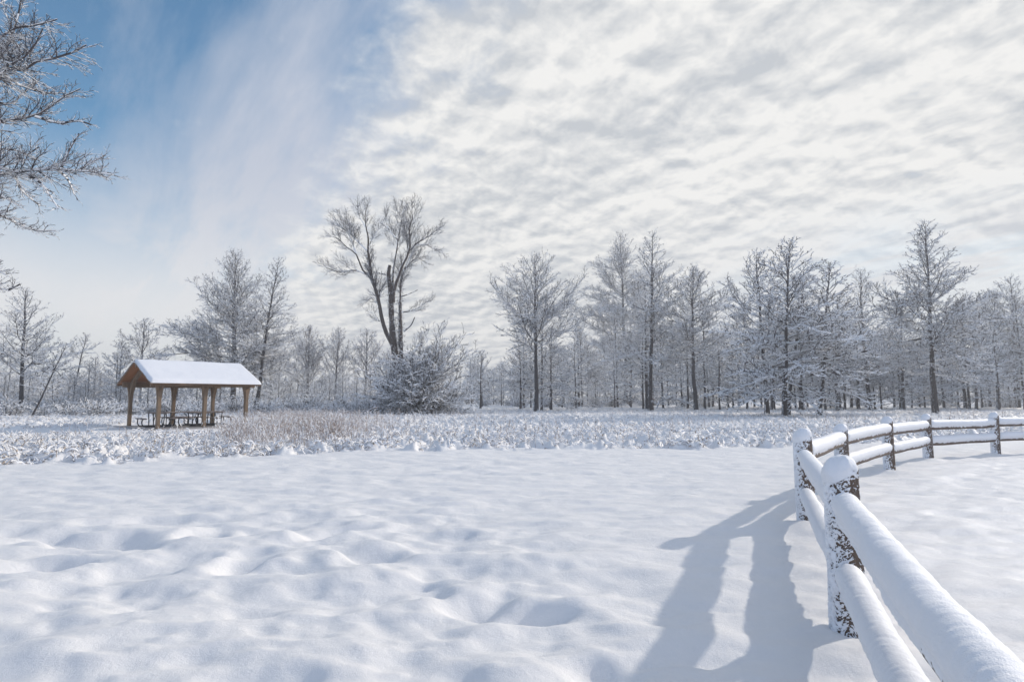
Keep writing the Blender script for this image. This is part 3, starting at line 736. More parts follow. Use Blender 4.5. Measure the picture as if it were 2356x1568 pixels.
def big_bush():
    rs = np.random.default_rng(310); y = 55.5
    b = at_ground(948, 955); z = gh(b[0], y)
    bx = (950 - CX) / F * y
    root = thing('big_bush', 'huge dome shaped bush of arching snowy branches at the foot of the cottonwood', 'bush', (bx, y, z))
    n = 360
    az = rs.uniform(0, 2 * math.pi, n); el = np.radians(rs.uniform(0, 1, n) ** .75 * 82 + 3)
    D = np.stack([np.cos(az) * np.cos(el), np.sin(az) * np.cos(el), np.sin(el)], -1)
    Lx = np.where(np.cos(az) > 0, 4.9, 2.7)
    L = np.sqrt((Lx * np.cos(el)) ** 2 + (5.7 * np.sin(el)) ** 2) * (.92 + .20 * np.sin(az * 5 + 1) * np.cos(el * 6)) * rs.uniform(.62, 1.16, n)
    P0 = np.stack([rs.normal(.2, .8, n), rs.normal(0, .7, n), rs.uniform(-.1, .2, n)], -1)
    P, R = grow(P0, D, L, 8, rs.uniform(.025, .06, n), .01, rs, .11, -.045)
    P[..., 2] = np.maximum(P[..., 2], .05)
    tb = Tubes(); tb.add(P, R, 4, .022, .8, rs)
    P2, R2, L2 = children(P, R, L, .30, .22, 38, .26, rs, k=4, lmin=.45, lmax=1.5, rtip=.008, trop=-.05, flat=.8, taper=.4)
    tb.add(P2, R2, 4, .04, .92, rs)
    P3, R3, L3 = children(P2, R2, L2, .22, .1, 38, .5, rs, k=2, lmin=.25, lmax=.7, rtip=.006, flat=.9)
    tb.add(P3, R3, 4, .046, .97, rs)
    # tall shoots leaning right, above the dome
    m = 26; az = rs.uniform(-.9, .9, m); el = np.radians(rs.uniform(48, 78, m))
    D = np.stack([np.cos(az) * np.cos(el), np.sin(az) * np.cos(el), np.sin(el)], -1)
    P0 = np.stack([rs.normal(.6, .8, m), rs.normal(0, .6, m), np.full(m, 1.5)], -1)
    P, R = grow(P0, D, rs.uniform(5, 7.6, m), 8, np.full(m, .05), .012, rs, .08, -.035)
    tb.add(P, R, 4, .02, .8, rs)
    P2, R2, L2 = children(P, R, np.full(m, 6.3), .3, .3, 34, .26, rs, k=4, lmin=.5, lmax=1.8, rtip=.008, trop=-.02, flat=.8, taper=.4)
    tb.add(P2, R2, 4, .028, .85, rs)
    P3, R3, L3 = children(P2, R2, L2, .24, .1, 38, .5, rs, k=2, lmin=.25, lmax=.7, rtip=.007, flat=.9)
    tb.add(P3, R3, 4, .026, .85, rs)
    link('crown', tb.mesh('crown', [M_BARK, M_TSNOW]), root)
    tt = Tubes()
    for i in range(6):
        a = i * 1.05; P = spline([(.3 * math.cos(a), .3 * math.sin(a), -.2), (.5 * math.cos(a), .5 * math.sin(a), 1.2), (1.0 * math.cos(a), 1.0 * math.sin(a), 2.6)], 8)
        tt.add(P[None], np.linspace(.13, .06, 8)[None], 8)
    link('stem', tt.mesh('stem', M_TRUNK, True), root)
big_bush()
def fallen_branch():
    y = 46.0
    P = limb3([(405, 1467), (430, 1452), (470, 1430), (500, 1412), (540, 1404)], 500 / 1307, 740, 480, y, 1.0, 10)
    tt = Tubes(); tt.add(P[None], np.linspace(.035, .075, 10)[None], 8)
    q = P[6]; tt.add(spline([q, q + [.25, 0, .35], q + [.7, .1, .5]], 6)[None], np.linspace(.04, .012, 6)[None], 8)
    o = P.mean(0)
    me = tt.mesh('fallen_branch', M_TRUNK, True); ob = link('fallen_branch', me)
    tag(ob, 'dark fallen branch sticking out of the snowy grass left of the big bush', 'branch')
fallen_branch()
def arching_sapling():
    root_y = 71.0
    for pts, lab in [([(1340, 1335), (1370, 1280), (1430, 1262), (1500, 1275), (1570, 1305), (1640, 1345)], 'snowy sapling bent over in an arch between the tall pair and the round crowned oak')]:
        P = limb3(pts, 700 / 2033, 1180, 560, root_y, 1.5, 14)
        rs = np.random.default_rng(9)
        root = thing('bent_sapling', lab, 'tree', tuple(P[0])); Q = P - P[0]
        tt = Tubes(); tt.add(Q[None], np.linspace(.07, .025, 14)[None], 8); link('trunk', tt.mesh('trunk', M_TRUNK, True), root)
        tb = Tubes(); R = np.linspace(.07, .025, 14)[None]
        P2, R2, L2 = children(Q[None], R, np.array([9.0]), .16, .05, 45, .15, rs, k=4, lmin=.6, lmax=1.7, rtip=.008, rr=.3, flat=.7, trop=-.04)
        tb.add(P2, R2, 4, .026, .9, rs)
        P3, R3, L3 = children(P2, R2, L2, .2, .1, 40, .5, rs, k=2, lmin=.25, lmax=.6, rtip=.007)
        tb.add(P3, R3, 4, .026, .9, rs); link('crown', tb.mesh('crown', [M_BARK, M_TSNOW]), root)
arching_sapling()

# ------------------------------------------------------------------ near tree reaching in from the left
def near_tree():
    rs = np.random.default_rng(320); y = 14.0; s = 340 / 701
    def zz(p, d=0): return at_depth(p[0] * s / 1.08659, p[1] * s / 1.08659, y + d)
    tx = zz((-560, 0))[0]
    root = thing('bare_tree', 'near bare tree whose snowy limbs reach in from the left edge high up', 'tree', (tx, y, gh(tx, y)))
    O = np.array([tx, y, gh(tx, y)])
    tt = Tubes(); ax = spline([(0, 0, -.4), (.1, 0, 2), (-.05, .05, 5), (.05, 0, 8), (0, 0, 12), (.2, 0, 15)], 20)
    rr = np.linspace(.34, .06, 20); rr[0] = .42; tt.add(ax[None], rr[None], 12)
    limbs = [
     ([(-220, 330), (0, 262), (60, 180), (100, 62), (112, -60)], .07, 0.3, True),
     ([(-230, 300), (0, 195), (60, 150), (180, 132), (295, 100)], .055, -.6, True),
     ([(-230, 440), (0, 362), (130, 357), (180, 320), (330, 290), (445, 232)], .075, -.9, True),
     ([(-230, 500), (0, 395), (120, 450), (240, 482), (330, 480)], .055, .9, True),
     ([(-230, 700), (0, 628), (150, 605), (250, 560), (300, 512), (415, 458)], .085, .4, True),
     ([(180, 603), (300, 635), (400, 625), (470, 645)], .035, .3, False),
     ([(-230, 960), (0, 865), (100, 890), (240, 868), (400, 882), (500, 888), (572, 902)], .075, -.5, True),
     ([(320, 862), (360, 770), (408, 688)], .032, .2, False),
     ([(410, 880), (470, 838), (545, 800)], .028, .5, False),
     ([(290, 870), (350, 930), (380, 1000)], .032, .4, False),
     ([(100, 890), (190, 930), (240, 985), (300, 1075)], .035, -.7, False),
     ([(-230, 1170), (0, 1110), (80, 1150), (160, 1186), (285, 1190)], .055, .6, True),
     ([(-230, 1060), (0, 1010), (60, 1042), (30, 1090)], .04, -.3, True),
     ([(-230, 1500), (0, 1484), (50, 1496), (105, 1465)], .04, .2, True),
     ([(-230, 1420), (0, 1400), (50, 1425)], .03, .4, True),
     ([(80, 900), (110, 980), (205, 1062)], .03, .6, False),
     ([(-230, 80), (0, 20), (50, -20)], .05, 1, True), ([(-230, -40), (0, -60), (90, -110)], .05, -1, True),
     ([(-230, 900), (-60, 830), (30, 760), (130, 800), (200, 760)], .05, .8, True),
     ([(-230, 480), (-60, 520), (60, 540), (100, 500), (200, 420)], .05, 1.2, True),
     ([(-230, 380), (-60, 300), (60, 330), (160, 260), (220, 150)], .05, -1.3, True)]
    tb = Tubes()
    for pts, r0, dy, main in limbs:
        q = [zz(p, dy * (.3 + .7 * i / len(pts))) for i, p in enumerate(pts)]
        if main: q = [np.array([tx, y, q[0][2] - .7])] + q
        P = spline(q, 14) - O; R = np.linspace(r0, .012, 14)
        tb.add(P[None], R[None], 4, .016, .75, rs)
        Ln = np.array([np.linalg.norm(np.diff(P, axis=0), axis=1).sum()])
        P2, R2, L2 = children(P[None], R[None], Ln, .085, .25 if main else .05, 38, .24, rs, k=5, lmin=.22, lmax=1.1, rr=.38, rtip=.0025, wob=.11, trop=.03, flat=.8, taper=.72, tmax=.97)
        tb.add(P2, R2, 4, .008, .75, rs)
        P3, R3, L3 = children(P2, R2, L2, .07, .1, 36, .55, rs, k=3, lmin=.14, lmax=.45, rtip=.0018, wob=.12, trop=.03, flat=.7)
        tb.add(P3, R3, 4, .006, .75, rs)
        P4, R4, L4 = children(P3, R3, L3, .075, .1, 36, .5, rs, k=2, lmin=.06, lmax=.2, rtip=.0014, flat=.9)
        tb.add(P4, R4, 4, .004, .75, rs)
    # limbs out of the picture, so that the tree is whole from other sides
    n = 60; az = rs.uniform(.6, 5.7, n); zs = rs.uniform(3, 14.5, n); el = np.radians(rs.uniform(5, 50, n))
    D = np.stack([np.cos(az) * np.cos(el), np.sin(az) * np.cos(el), np.sin(el)], -1); L = rs.uniform(1.6, 4, n) * (1 - zs / 28)
    P0 = np.array([[np.interp(z_, ax[:, 2], ax[:, 0]), np.interp(z_, ax[:, 2], ax[:, 1]), z_] for z_ in zs])
    P, R = grow(P0, D, L, 8, .02 + L * .012, .01, rs, .09, .03); tb.add(P, R, 4, .02, .8, rs)
    add_twigs(tb, P, R, L, rs, 1.0, .8, .012, .8, rt=.005)
    link('trunk', tt.mesh('trunk', M_TRUNK, True), root)
    link('crown', tb.mesh('crown', [M_BARK, M_TSNOW]), root)
near_tree()

# ------------------------------------------------------------------ meadow: grass and dry stems (uncountable)
def meadow():
    rs = np.random.default_rng(400)
    def pick(n, ymin, ymax, f):
        xs, ys = [], []
        got = 0
        while got < n:
            yy = ymin * (ymax / ymin) ** rs.random(n * 2) if True else None
            xx = yy * rs.uniform(-.98, .98, n * 2)
            w = f(xx, yy); ok = rs.random(n * 2) < w
            xs.append(xx[ok]); ys.append(yy[ok]); got += ok.sum()
        return np.concatenate(xs)[:n], np.concatenate(ys)[:n]
    patch = lambda x, y: sstep(fbm(x * .6, y * .45, seed=61, oct=4), -.05, .45) ** 1.4
    # snow-bent grass
    f = lambda x, y: (meadow_mask(x, y) > .55) * (.12 + .88 * patch(x, y) * (.4 + .6 * (x < 2)))
    n = 42000; x, y = pick(n, 15, 75, f); z = ground_h(x, y) - .03
    az = rs.uniform(0, 6.28, n); el = np.radians(rs.uniform(25, 85, n))
    D = np.stack([np.cos(az) * np.cos(el), np.sin(az) * np.cos(el), np.sin(el)], -1)
    sc = 1 + .35 * sstep(y, 25, 60)
    P, R = grow(np.stack([x, y, z], -1), D, rs.uniform(.10, .28, n) * sc, 4, rs.uniform(.004, .008, n) * sc, .004, rs, .12, -.32)
    tb = Tubes(); tb.add(P, R, 4, .026, .97, rs, thr=.08)
    # thicker snow pillows on tussocks near the edge of the field
    g = lambda x, y: (meadow_mask(x, y) > .5) * (1 - sstep(y, 24, 45)) * (.1 + .9 * patch(x + 40, y))
    n = 9000; x, y = pick(n, 14.4, 45, g); z = ground_h(x, y) - .02
    az = rs.uniform(0, 6.28, n); el = np.radians(rs.uniform(35, 80, n))
    D = np.stack([np.cos(az) * np.cos(el), np.sin(az) * np.cos(el), np.sin(el)], -1)
    P, R = grow(np.stack([x, y, z], -1), D, rs.uniform(.12, .28, n), 5, rs.uniform(.012, .028, n), .008, rs, .12, -.45)
    tb.add(P, R, 4, .03, .96, rs, thr=.1)
    o = link('meadow_grass', tb.mesh('meadow_grass', [M_STRAW, M_SNOW])); tag(o, 'bent snow covered grass filling the meadow between field and trees', 'grass', kind='stuff')
    # dry upright stems: reddish stand in front of and right of the shelter
    cA, cB = at_ground(700, 985)[:2], at_ground(520, 1010)[:2]
    def h(x, y):
        px = CX + x / y * F; row = HY + CAMH * F / y
        e = np.exp(-(((px - 690) / 130) ** 2 + ((row - 985) / 26) ** 2)) + .5 * np.exp(-(((px - 520) / 150) ** 2 + ((row - 1015) / 18) ** 2))
        return (meadow_mask(x, y) > .5) * (.04 + .96 * sstep(px, 490, 560)) * np.clip(e * 1.1 + .012 + .03 * patch(x, y) * (x < 0), 0, 1)
    n = 5600; x, y = pick(n, 15, 70, h); z = ground_h(x, y) - .03
    D = norm(rs.normal(0, .22, (n, 3)) + [0, 0, 1.0])
    tb = Tubes(); L = rs.uniform(.3, .8, n)
    P, R = grow(np.stack([x, y, z], -1), D, L, 4, rs.uniform(.004, .007, n), .003, rs, .08, 0)
    tb.add(P, R, 4, .008, .5, rs, thr=.12)
    P2, R2, L2 = children(P, R, L, .2, .35, 32, .35, rs, k=3, lmin=.08, lmax=.3, rtip=.004, flat=.9)
    tb.add(P2, R2, 4, .014, .8, rs, thr=.12)
    o = link('dry_stems', tb.mesh('dry_stems', [M_STEM, M_TSNOW])); tag(o, 'stand of dry reddish stems poking from the snow right of the shelter', 'dry weeds', kind='stuff')
meadow()
def tuft(px, row, n, hgt, lab, seed):
    p = at_ground(px, row); rs = np.random.default_rng(seed)
    az = rs.uniform(0, 6.28, n); el = np.radians(rs.uniform(48, 85, n)); D = np.stack([np.cos(az) * np.cos(el), np.sin(az) * np.cos(el), np.sin(el)], -1)
    P0 = np.stack([rs.normal(0, .10, n), rs.normal(0, .10, n), np.full(n, -.05)], -1); L = hgt * rs.uniform(.6, 1.1, n)
    P, R = grow(P0, D, L, 5, np.full(n, .008), .004, rs, .06, .02); tb = Tubes(); tb.add(P, R, 4, .008, .5, rs, thr=.1)
    P2, R2, L2 = children(P, R, L, .13, .3, 32, .4, rs, k=3, lmin=.1, lmax=.35, rtip=.004, flat=.9); tb.add(P2, R2, 4, .016, .8, rs, thr=.1)
    o = link('dry_bush', tb.mesh('dry_bush', [M_STEM, M_TSNOW]), None, (p[0], p[1], gh(p[0], p[1]))); tag(o, lab, 'bush')
tuft(770, 1022, 60, 1.05, 'dry fan shaped twiggy bush at the edge of the smooth field', 1)
tuft(715, 1010, 40, .9, 'smaller dry twiggy bush just left of the fan shaped one', 2)
tuft(565, 1018, 34, .7, 'low dry twiggy bush in front of the right end of the shelter', 3)

# ------------------------------------------------------------------ split rail fence
def tube_ring_mesh(name, C, Rf, nseg, mats, snowattr=None, close=True):
    """C (k,3) centres, frames along; Rf(k,nseg) radii"""
    k = len(C); T = np.gradient(C, axis=0); T = norm(T)
    Sd = norm(np.cross(T, [0, 0, 1.0])); U = np.cross(Sd, T)
    a = np.arange(nseg) / nseg * 2 * math.pi
    V = C[:, None] + (Sd[:, None] * np.cos(a)[None, :, None] + U[:, None] * np.sin(a)[None, :, None]) * Rf[..., None]
    V = V.reshape(-1, 3); i = np.arange(k - 1)[:, None] * nseg; j = np.arange(nseg)[None]; j2 = (j + 1) % nseg
    Q = np.stack([i + j, i + j2, i + nseg + j2, i + nseg + j], -1).reshape(-1, 4)
    caps = []
    if close:
        for e, c0 in ((0, C[0]), (k - 1, C[-1])):
            V = np.vstack([V, c0[None]]); c = len(V) - 1; base = e * nseg
            for q in range(0, nseg, 2):
                f = [c, base + q, base + (q + 1) % nseg, base + (q + 2) % nseg]
                caps.append(f if e else f[::-1])
        Q = np.vstack([Q, np.array(caps)])
    return quad_mesh(name, V, Q, mats)
def m_postbark():
    m, g, b = mat('post_bark_with_snow')
    tc = g.new('ShaderNodeTexCoord').outputs['Object']
    at = g.new('ShaderNodeAttribute', attribute_name='snow').outputs['Fac']
    mp = g.new('ShaderNodeMapping'); g.l.new(tc, mp.inputs[0]); mp.inputs['Scale'].default_value = (1, 1, .35)
    n = g.noise(mp.outputs[0], 60, 6, .65); n2 = g.noise(tc, 9, 4, .6)
    wood = g.mix(n, g.mix(n2, (0.13, 0.095, 0.075), (0.20, 0.125, 0.08)), (0.09, 0.072, 0.062))
    fine = g.noise(tc, 90, 3, .6)
    k = g.ramp(g.math('ADD', at, g.math('MULTIPLY', g.math('SUBTRACT', fine, .5), .7)), .34, .66)
    g.put(b.inputs['Base Color'], g.mix(k, wood, (.87, .88, .91))); b.inputs['Roughness'].default_value = .75
    bp = g.new('ShaderNodeBump'); bp.inputs['Strength'].default_value = .8; bp.inputs['Distance'].default_value = .006
    g.l.new(g.math('ADD', g.math('MULTIPLY', n, .6), k), bp.inputs['Height']); g.l.new(bp.outputs[0], b.inputs['Normal'])
    return m
M_POST = m_postbark()
def set_attr(me, vals):
    at = me.attributes.new('snow', 'FLOAT', 'POINT'); at.data.foreach_set('value', np.asarray(vals, np.float32))
PH = 1.14
def post_part(fence, p, hi, seed, fdir, hgt):
    """half-round post: bark with blotches of driven snow, and a snow cap on top"""
    nz, ns = (300, 220) if hi > 1 else ((170, 120) if hi else (70, 48))
    z = np.linspace(-.25, hgt, nz); a = np.arange(ns) / ns * 2 * math.pi
    A, Z = np.meshgrid(a, z)
    r = .106 * (1 + .03 * np.cos(2 * A + seed)) + .006 * fbm(np.cos(A) * 1.3 + seed, np.sin(A) * 1.3, Z * 1.3, seed=seed, oct=3)
    r = r + .0035 * fbm(np.cos(A) * 7 + seed, np.sin(A) * 7, Z * 3, seed=seed + 5, oct=3)
    # wind from behind left: snow sticks to faces looking left and towards the field
    side = np.cos(A - math.radians(152))
    n = fbm(np.cos(A) * 5.2 + seed, np.sin(A) * 5.2 + Z * 12, Z * 62 + 3 * vnoise(np.cos(A) * 2, np.sin(A) * 2, Z * 5, seed=seed), seed=seed + 9, oct=4, g=.75)
    m = sstep(side * .50 + .60 * n + .5 * sstep(Z, hgt - .10, hgt) + .20, -.2, .62)
    r = r + .010 * m * (.6 + 1.6 * sstep(side, .3, .95)) + .002 * n * m
    V = np.stack([np.cos(A) * r, np.sin(A) * r, Z], -1)
    C = np.stack([np.zeros(nz), np.zeros(nz), z], -1)
    V = V.reshape(-1, 3); i = np.arange(nz - 1)[:, None] * ns; j = np.arange(ns)[None]; j2 = (j + 1) % ns
    Q = np.stack([i + j, i + j2, i + ns + j2, i + ns + j], -1).reshape(-1, 4)
    V = np.vstack([V, [[0, 0, hgt]]]); c = len(V) - 1; b0 = (nz - 1) * ns
    Q = np.vstack([Q, [[c, b0 + q, b0 + q + 1, b0 + (q + 2) % ns] for q in range(0, ns, 2)]])
    me = quad_mesh('post', V, Q, M_POST); set_attr(me, np.r_[m.ravel(), 1])
    o = link('post', me, fence, (p[0], p[1], 0))
    # cap
    nt, na = (48, 96) if hi else (20, 40)
    t = np.linspace(0, 1, nt); A, Tt = np.meshgrid(np.arange(na) / na * 2 * math.pi, t)
    ph = Tt * math.pi * .5
    R0 = .124 + .010 * np.cos(A - math.radians(170))
    rad = (R0 - .014 * (1 - sstep(Tt, 0, .25))) * np.cos(ph) ** .72; zz = hgt - .055 - .05 * np.maximum(np.cos(A - math.radians(170)), -.3) * (1 - Tt) + (.148) * np.sin(ph) ** .9
    rad = rad * (1 + .05 * fbm(np.cos(A) * 1.5 + seed, np.sin(A) * 1.5, zz * 9, seed=seed + 3, oct=3))
    V = np.stack([np.cos(A) * rad - .006, np.sin(A) * rad, zz + .006 * fbm(np.cos(A) * rad * 25, np.sin(A) * rad * 25, seed=seed, oct=3)], -1).reshape(-1, 3)
    i = np.arange(nt - 1)[:, None] * na; j = np.arange(na)[None]; j2 = (j + 1) % na
    Q = np.stack([i + j, i + j2, i + na + j2, i + na + j], -1).reshape(-1, 4)
    cap = link('snow_cap', quad_mesh('snow_cap', V, Q, M_SNOW), o)
    return o
def rail_part(fence, A_, B_, z0, z1, seed, hi, off, s0, s1, snowy, near):
    """round rail; snow lies on top and clings to the side that faces the field"""
    A3 = np.array([A_[0] + off[0], A_[1] + off[1], z0]); B3 = np.array([B_[0] + off[0], B_[1] + off[1], z1])
    L = np.linalg.norm(B3 - A3); d = (B3 - A3) / L
    k = int(L / (.012 if hi else .05)); ns = 72 if hi else 32
    t = np.linspace(s0, L - s1, k); C = A3 + d * t[:, None]
    C[:, 2] += .012 * vnoise(t * 1.2 + seed, t * 0 + seed, seed=seed)
    Ag, Tg = np.meshgrid(np.arange(ns) / ns * 2 * math.pi, t)
    Rw = .054 + (.034 + .006 * near) * np.sin(Ag) ** 2 + .006 * fbm(np.cos(Ag) + seed, np.sin(Ag), Tg * 1.4, seed=seed, oct=3) + .002 * fbm(np.cos(Ag) * 7, np.sin(Ag) * 7 + seed, Tg * 3, seed=seed + 2, oct=3)
    me = tube_ring_mesh('rail', C, Rw, ns, M_POST)
    up = np.sin(Ag)
    # tube frame: side vector = T x Z; its +cos side looks to the right of the travel direction
    n = fbm(np.cos(Ag) * 1.8 + seed, np.sin(Ag) * 1.8, Tg * 22, seed=seed + 8, oct=4, g=.6)
    m = sstep(up * .8 + .4 * n + .05 + snowy * (-np.cos(Ag)) * (1 if near else -1) * .9, .0, .3)
    set_attr(me, np.r_[m.ravel(), 1, 1])
    o = link('rail', me, fence)
    # snow body
    face = -np.cos(Ag) * (1 if near else -1)                        # left of travel direction
    prof = .057 + (.034 + .006 * near) * up ** 2 + (.085 - .035 * near) * np.clip(up, 0, 1) ** .8 + snowy * .009 * sstep(face, -.35, .55) - .03 * sstep(-up, .38 + .34 * snowy * np.clip(face, 0, 1), 1.0)
    prof = prof - (1 - snowy) * .012 * sstep(-up, -.1, .3)
    if not near:   # far rails: the underside is bare
        prof = prof - .035 * sstep(-up - .25 * face, .12, .4)
    rag = fbm(np.cos(Ag) * .9 + seed, np.sin(Ag) * .9, Tg * 3.2, seed=seed + 4, oct=3, g=.5)
    rag2 = fbm(np.cos(Ag) * 1.2 + seed, np.sin(Ag) * 1.2 + Tg * .6, Tg * 38, seed=seed + 6, oct=3, g=.6)
    prof = prof + .0055 * rag + .004 * vnoise(Tg * 1.7 + seed, np.cos(Ag) * .8, seed=seed + 12) + .0034 * rag2
    e = np.minimum((Tg - t[0]) / .13, (t[-1] - Tg) / .13); e = np.clip(e, 0, 1); end = np.sqrt(1 - (1 - e) ** 2)
    prof = .03 + (prof - .03) * (.15 + .85 * end)
    me2 = tube_ring_mesh('snow_layer', C, prof, ns, M_SNOW)
    link('snow_layer', me2, o)
    return o
fence = thing('split_rail_fence', 'snow covered two rail wooden fence bending away on the right', 'fence', (0, 0, 0))
HG = [1.10, 1.10, 1.11, 1.06, 1.10, 1.09, 1.10, 1.10, 1.10]
for i, p in enumerate(POSTS):
    hi = 2 if i == 1 else (1 if i <= 3 else 0)
    d = POSTS[min(i + 1, len(POSTS) - 1)] - POSTS[max(i - 1, 0)]
    post_part(fence, p, hi, 3 + i * 7, d, HG[i])
for i in range(len(POSTS) - 1):
    a, b = POSTS[i], POSTS[i + 1]; d = (b - a) / np.linalg.norm(b - a)
    hi = i <= 1
    near = i <= 1
    left = np.array([-d[1], d[0]])
    off = left * (.0 if near else .0)
    for zz_, sd_ in ((.80 if near else .85, 1), (.335 if near else .44, 2)):
        s0, s1 = (.02, .09) if near else (.05, .05)
        rail_part(fence, a, b, zz_ + .01 * math.sin(i * 2.1 + sd_), zz_ + .012 * math.cos(i * 1.7 + sd_), 40 + i * 5 + sd_, hi, off, s0, s1, 1.0 if near else .36, 1 if near else 0)

# ------------------------------------------------------------------ picnic shelter
def solid(name, polys, mats, parent=None, midx=None, smooth=False, bevel=0.0):
    V, Fc = [], []
    for (v, f) in polys:
        b = len(V); V += [tuple(x) for x in v]; Fc += [[b + i for i in q] for q in f]
    me = bpy.data.meshes.new(name); me.from_pydata(V, [], Fc); me.materials.append(mats); me.update()
    o = link(name, me, parent)
    if bevel:
        m = o.modifiers.new('bevel', 'BEVEL'); m.width = bevel; m.segments = 2
    return o
BF = [[0, 3, 2, 1], [4, 5, 6, 7], [0, 1, 5, 4], [1, 2, 6, 5], [2, 3, 7, 6], [3, 0, 4, 7]]
def boxp(x0, x1, y0, y1, z0, z1): return ([(x0, y0, z0), (x1, y0, z0), (x1, y1, z0), (x0, y1, z0), (x0, y0, z1), (x1, y0, z1), (x1, y1, z1), (x0, y1, z1)], BF)
def sweep_flat(path, widths, hw):
    """ribbon solid: path of (v, z) centre points, depth widths in plane, half width hw along x"""
    V, Fc = [], []; n = len(path)
    pts = np.array(path); T = np.gradient(pts, axis=0); T /= np.linalg.norm(T, axis=1)[:, None]; N = np.stack([-T[:, 1], T[:, 0]], 1)
    for i in range(n):
        for (sx, sn) in ((-1, -1), (1, -1), (1, 1), (-1, 1)):
            q = pts[i] + N[i] * sn * widths[i] / 2; V.append((sx * hw, q[0], q[1]))
    for i in range(n - 1):
        for q in range(4): Fc.append([i * 4 + q, i * 4 + (q + 1) % 4, (i + 1) * 4 + (q + 1) % 4, (i + 1) * 4 + q])
    Fc.append([3, 2, 1, 0]); Fc.append([(n - 1) * 4 + q for q in range(4)])
    return V, Fc
def shelter():
    L, Wd = 4.45, 4.6            # post spacing along the ridge, across
    fl = np.array([-18.0, 30.6]); u = np.array([.67, .742]); v = np.array([-.742, .67])
    c = fl + u * L / 2 + v * Wd / 2
    rz = math.atan2(u[1], u[0])
    root = thing('picnic_shelter', 'open wooden picnic shelter with a thick snow covered gable roof', 'shelter', (c[0], c[1], 0), rz=rz)
    OX, OY = .55, .50; ZE, ZR = 2.34, 3.52     # overhangs, underside heights of eave and ridge
    hx, hy = L / 2 + OX, Wd / 2 + OY
    solid('floor_slab', [boxp(-L / 2 - .6, L / 2 + .6, -Wd / 2 - .6, Wd / 2 + .6, -.1, .045)], M_SLAB, root)
    slope = (ZR - ZE) / hy
    for s in (-1, 1):
        # deck of one roof side
        t = .07
        v_ = [(-hx, s * hy, ZE), (hx, s * hy, ZE), (hx, 0, ZR), (-hx, 0, ZR), (-hx, s * hy, ZE + t), (hx, s * hy, ZE + t), (hx, 0, ZR + t), (-hx, 0, ZR + t)]
        f = BF if s < 0 else [q[::-1] for q in BF]
        if s < 0: roof = None
        ob = solid('roof', [(v_, f)], M_DECK, root)
        # fascia boards
        e = .025; fz = -.10
        solid('fascia', [boxp(-hx - e, hx + e, min(s * hy, s * (hy + e)), max(s * hy, s * (hy + e)), ZE + fz + .03, ZE + t + .01)], M_FASCIA, ob)
        for g in (-1, 1):
            xa, xb = sorted((g * (hx + .002), g * (hx + e + .002)))
            vv = [(xa, s * hy, ZE + fz + .03), (xb, s * hy, ZE + fz + .03), (xb, s * .002, ZR + fz + .03), (xa, s * .002, ZR + fz + .03), (xa, s * hy, ZE + t), (xb, s * hy, ZE + t), (xb, s * .002, ZR + t), (xa, s * .002, ZR + t)]
            solid('fascia', [(vv, BF)], M_FASCIA, ob)
    # snow blanket over both sides: one rounded mesh
    nx, ny = 90, 90; X = np.linspace(-1, 1, nx); Y = np.linspace(-1, 1, ny)
    def lay(top):
        GX, GY = np.meshgrid(X, Y, indexing='ij')
        ex, ey = hx + .05, hy + .07
        x = GX * ex; y = GY * ey
        base = ZR + .075 - np.sqrt((slope * y) ** 2 + .0004)
        edge = np.clip(np.minimum((1 - np.abs(GX)) * ex / .13, (1 - np.abs(GY)) * ey / .16), 0, 1)
        th = .140 * np.sqrt(1 - (1 - edge) ** 2) + .012 * fbm(x * 1.2, y * 1.2, seed=70, oct=3) * edge
        z = base + (th if top else 0 * th) - .035 * (1 - edge) * (1 if top else 1) - .05 * np.exp(-(y / .18) ** 2) * top
        x = x + .02 * vnoise(y * 2.5, x * 0 + GX, seed=71) * (np.abs(GX) > .99); y = y + .05 * vnoise(x * 1.7, y * 0 + 3 * np.sign(GY), seed=72) * (np.abs(GY) > .99)
        return np.stack([x, y, z], -1).reshape(-1, 3)
    V = np.vstack([lay(1), lay(0)]); n0 = nx * ny
    i = np.arange(nx - 1)[:, None] * ny; j = np.arange(ny - 1)[None]
    Q = np.stack([i + j, i + ny + j, i + ny + j + 1, i + j + 1], -1).reshape(-1, 4)
    Qb = Q[:, ::-1] + n0
    sides = []
    for jx in (0, nx - 1):
        for q in range(ny - 1):
            f = [jx * ny + q, jx * ny + q + 1, jx * ny + q + 1 + n0, jx * ny + q + n0]; sides.append(f if jx == 0 else f[::-1])
    for jy in (0, ny - 1):
        for q in range(nx - 1):
            f = [q * ny + jy, (q + 1) * ny + jy, (q + 1) * ny + jy + n0, q * ny + jy + n0]; sides.append(f[::-1] if jy == 0 else f)
    link('roof_snow', quad_mesh('roof_snow', V, np.vstack([Q, Qb, np.array(sides)]), M_SNOW), root)
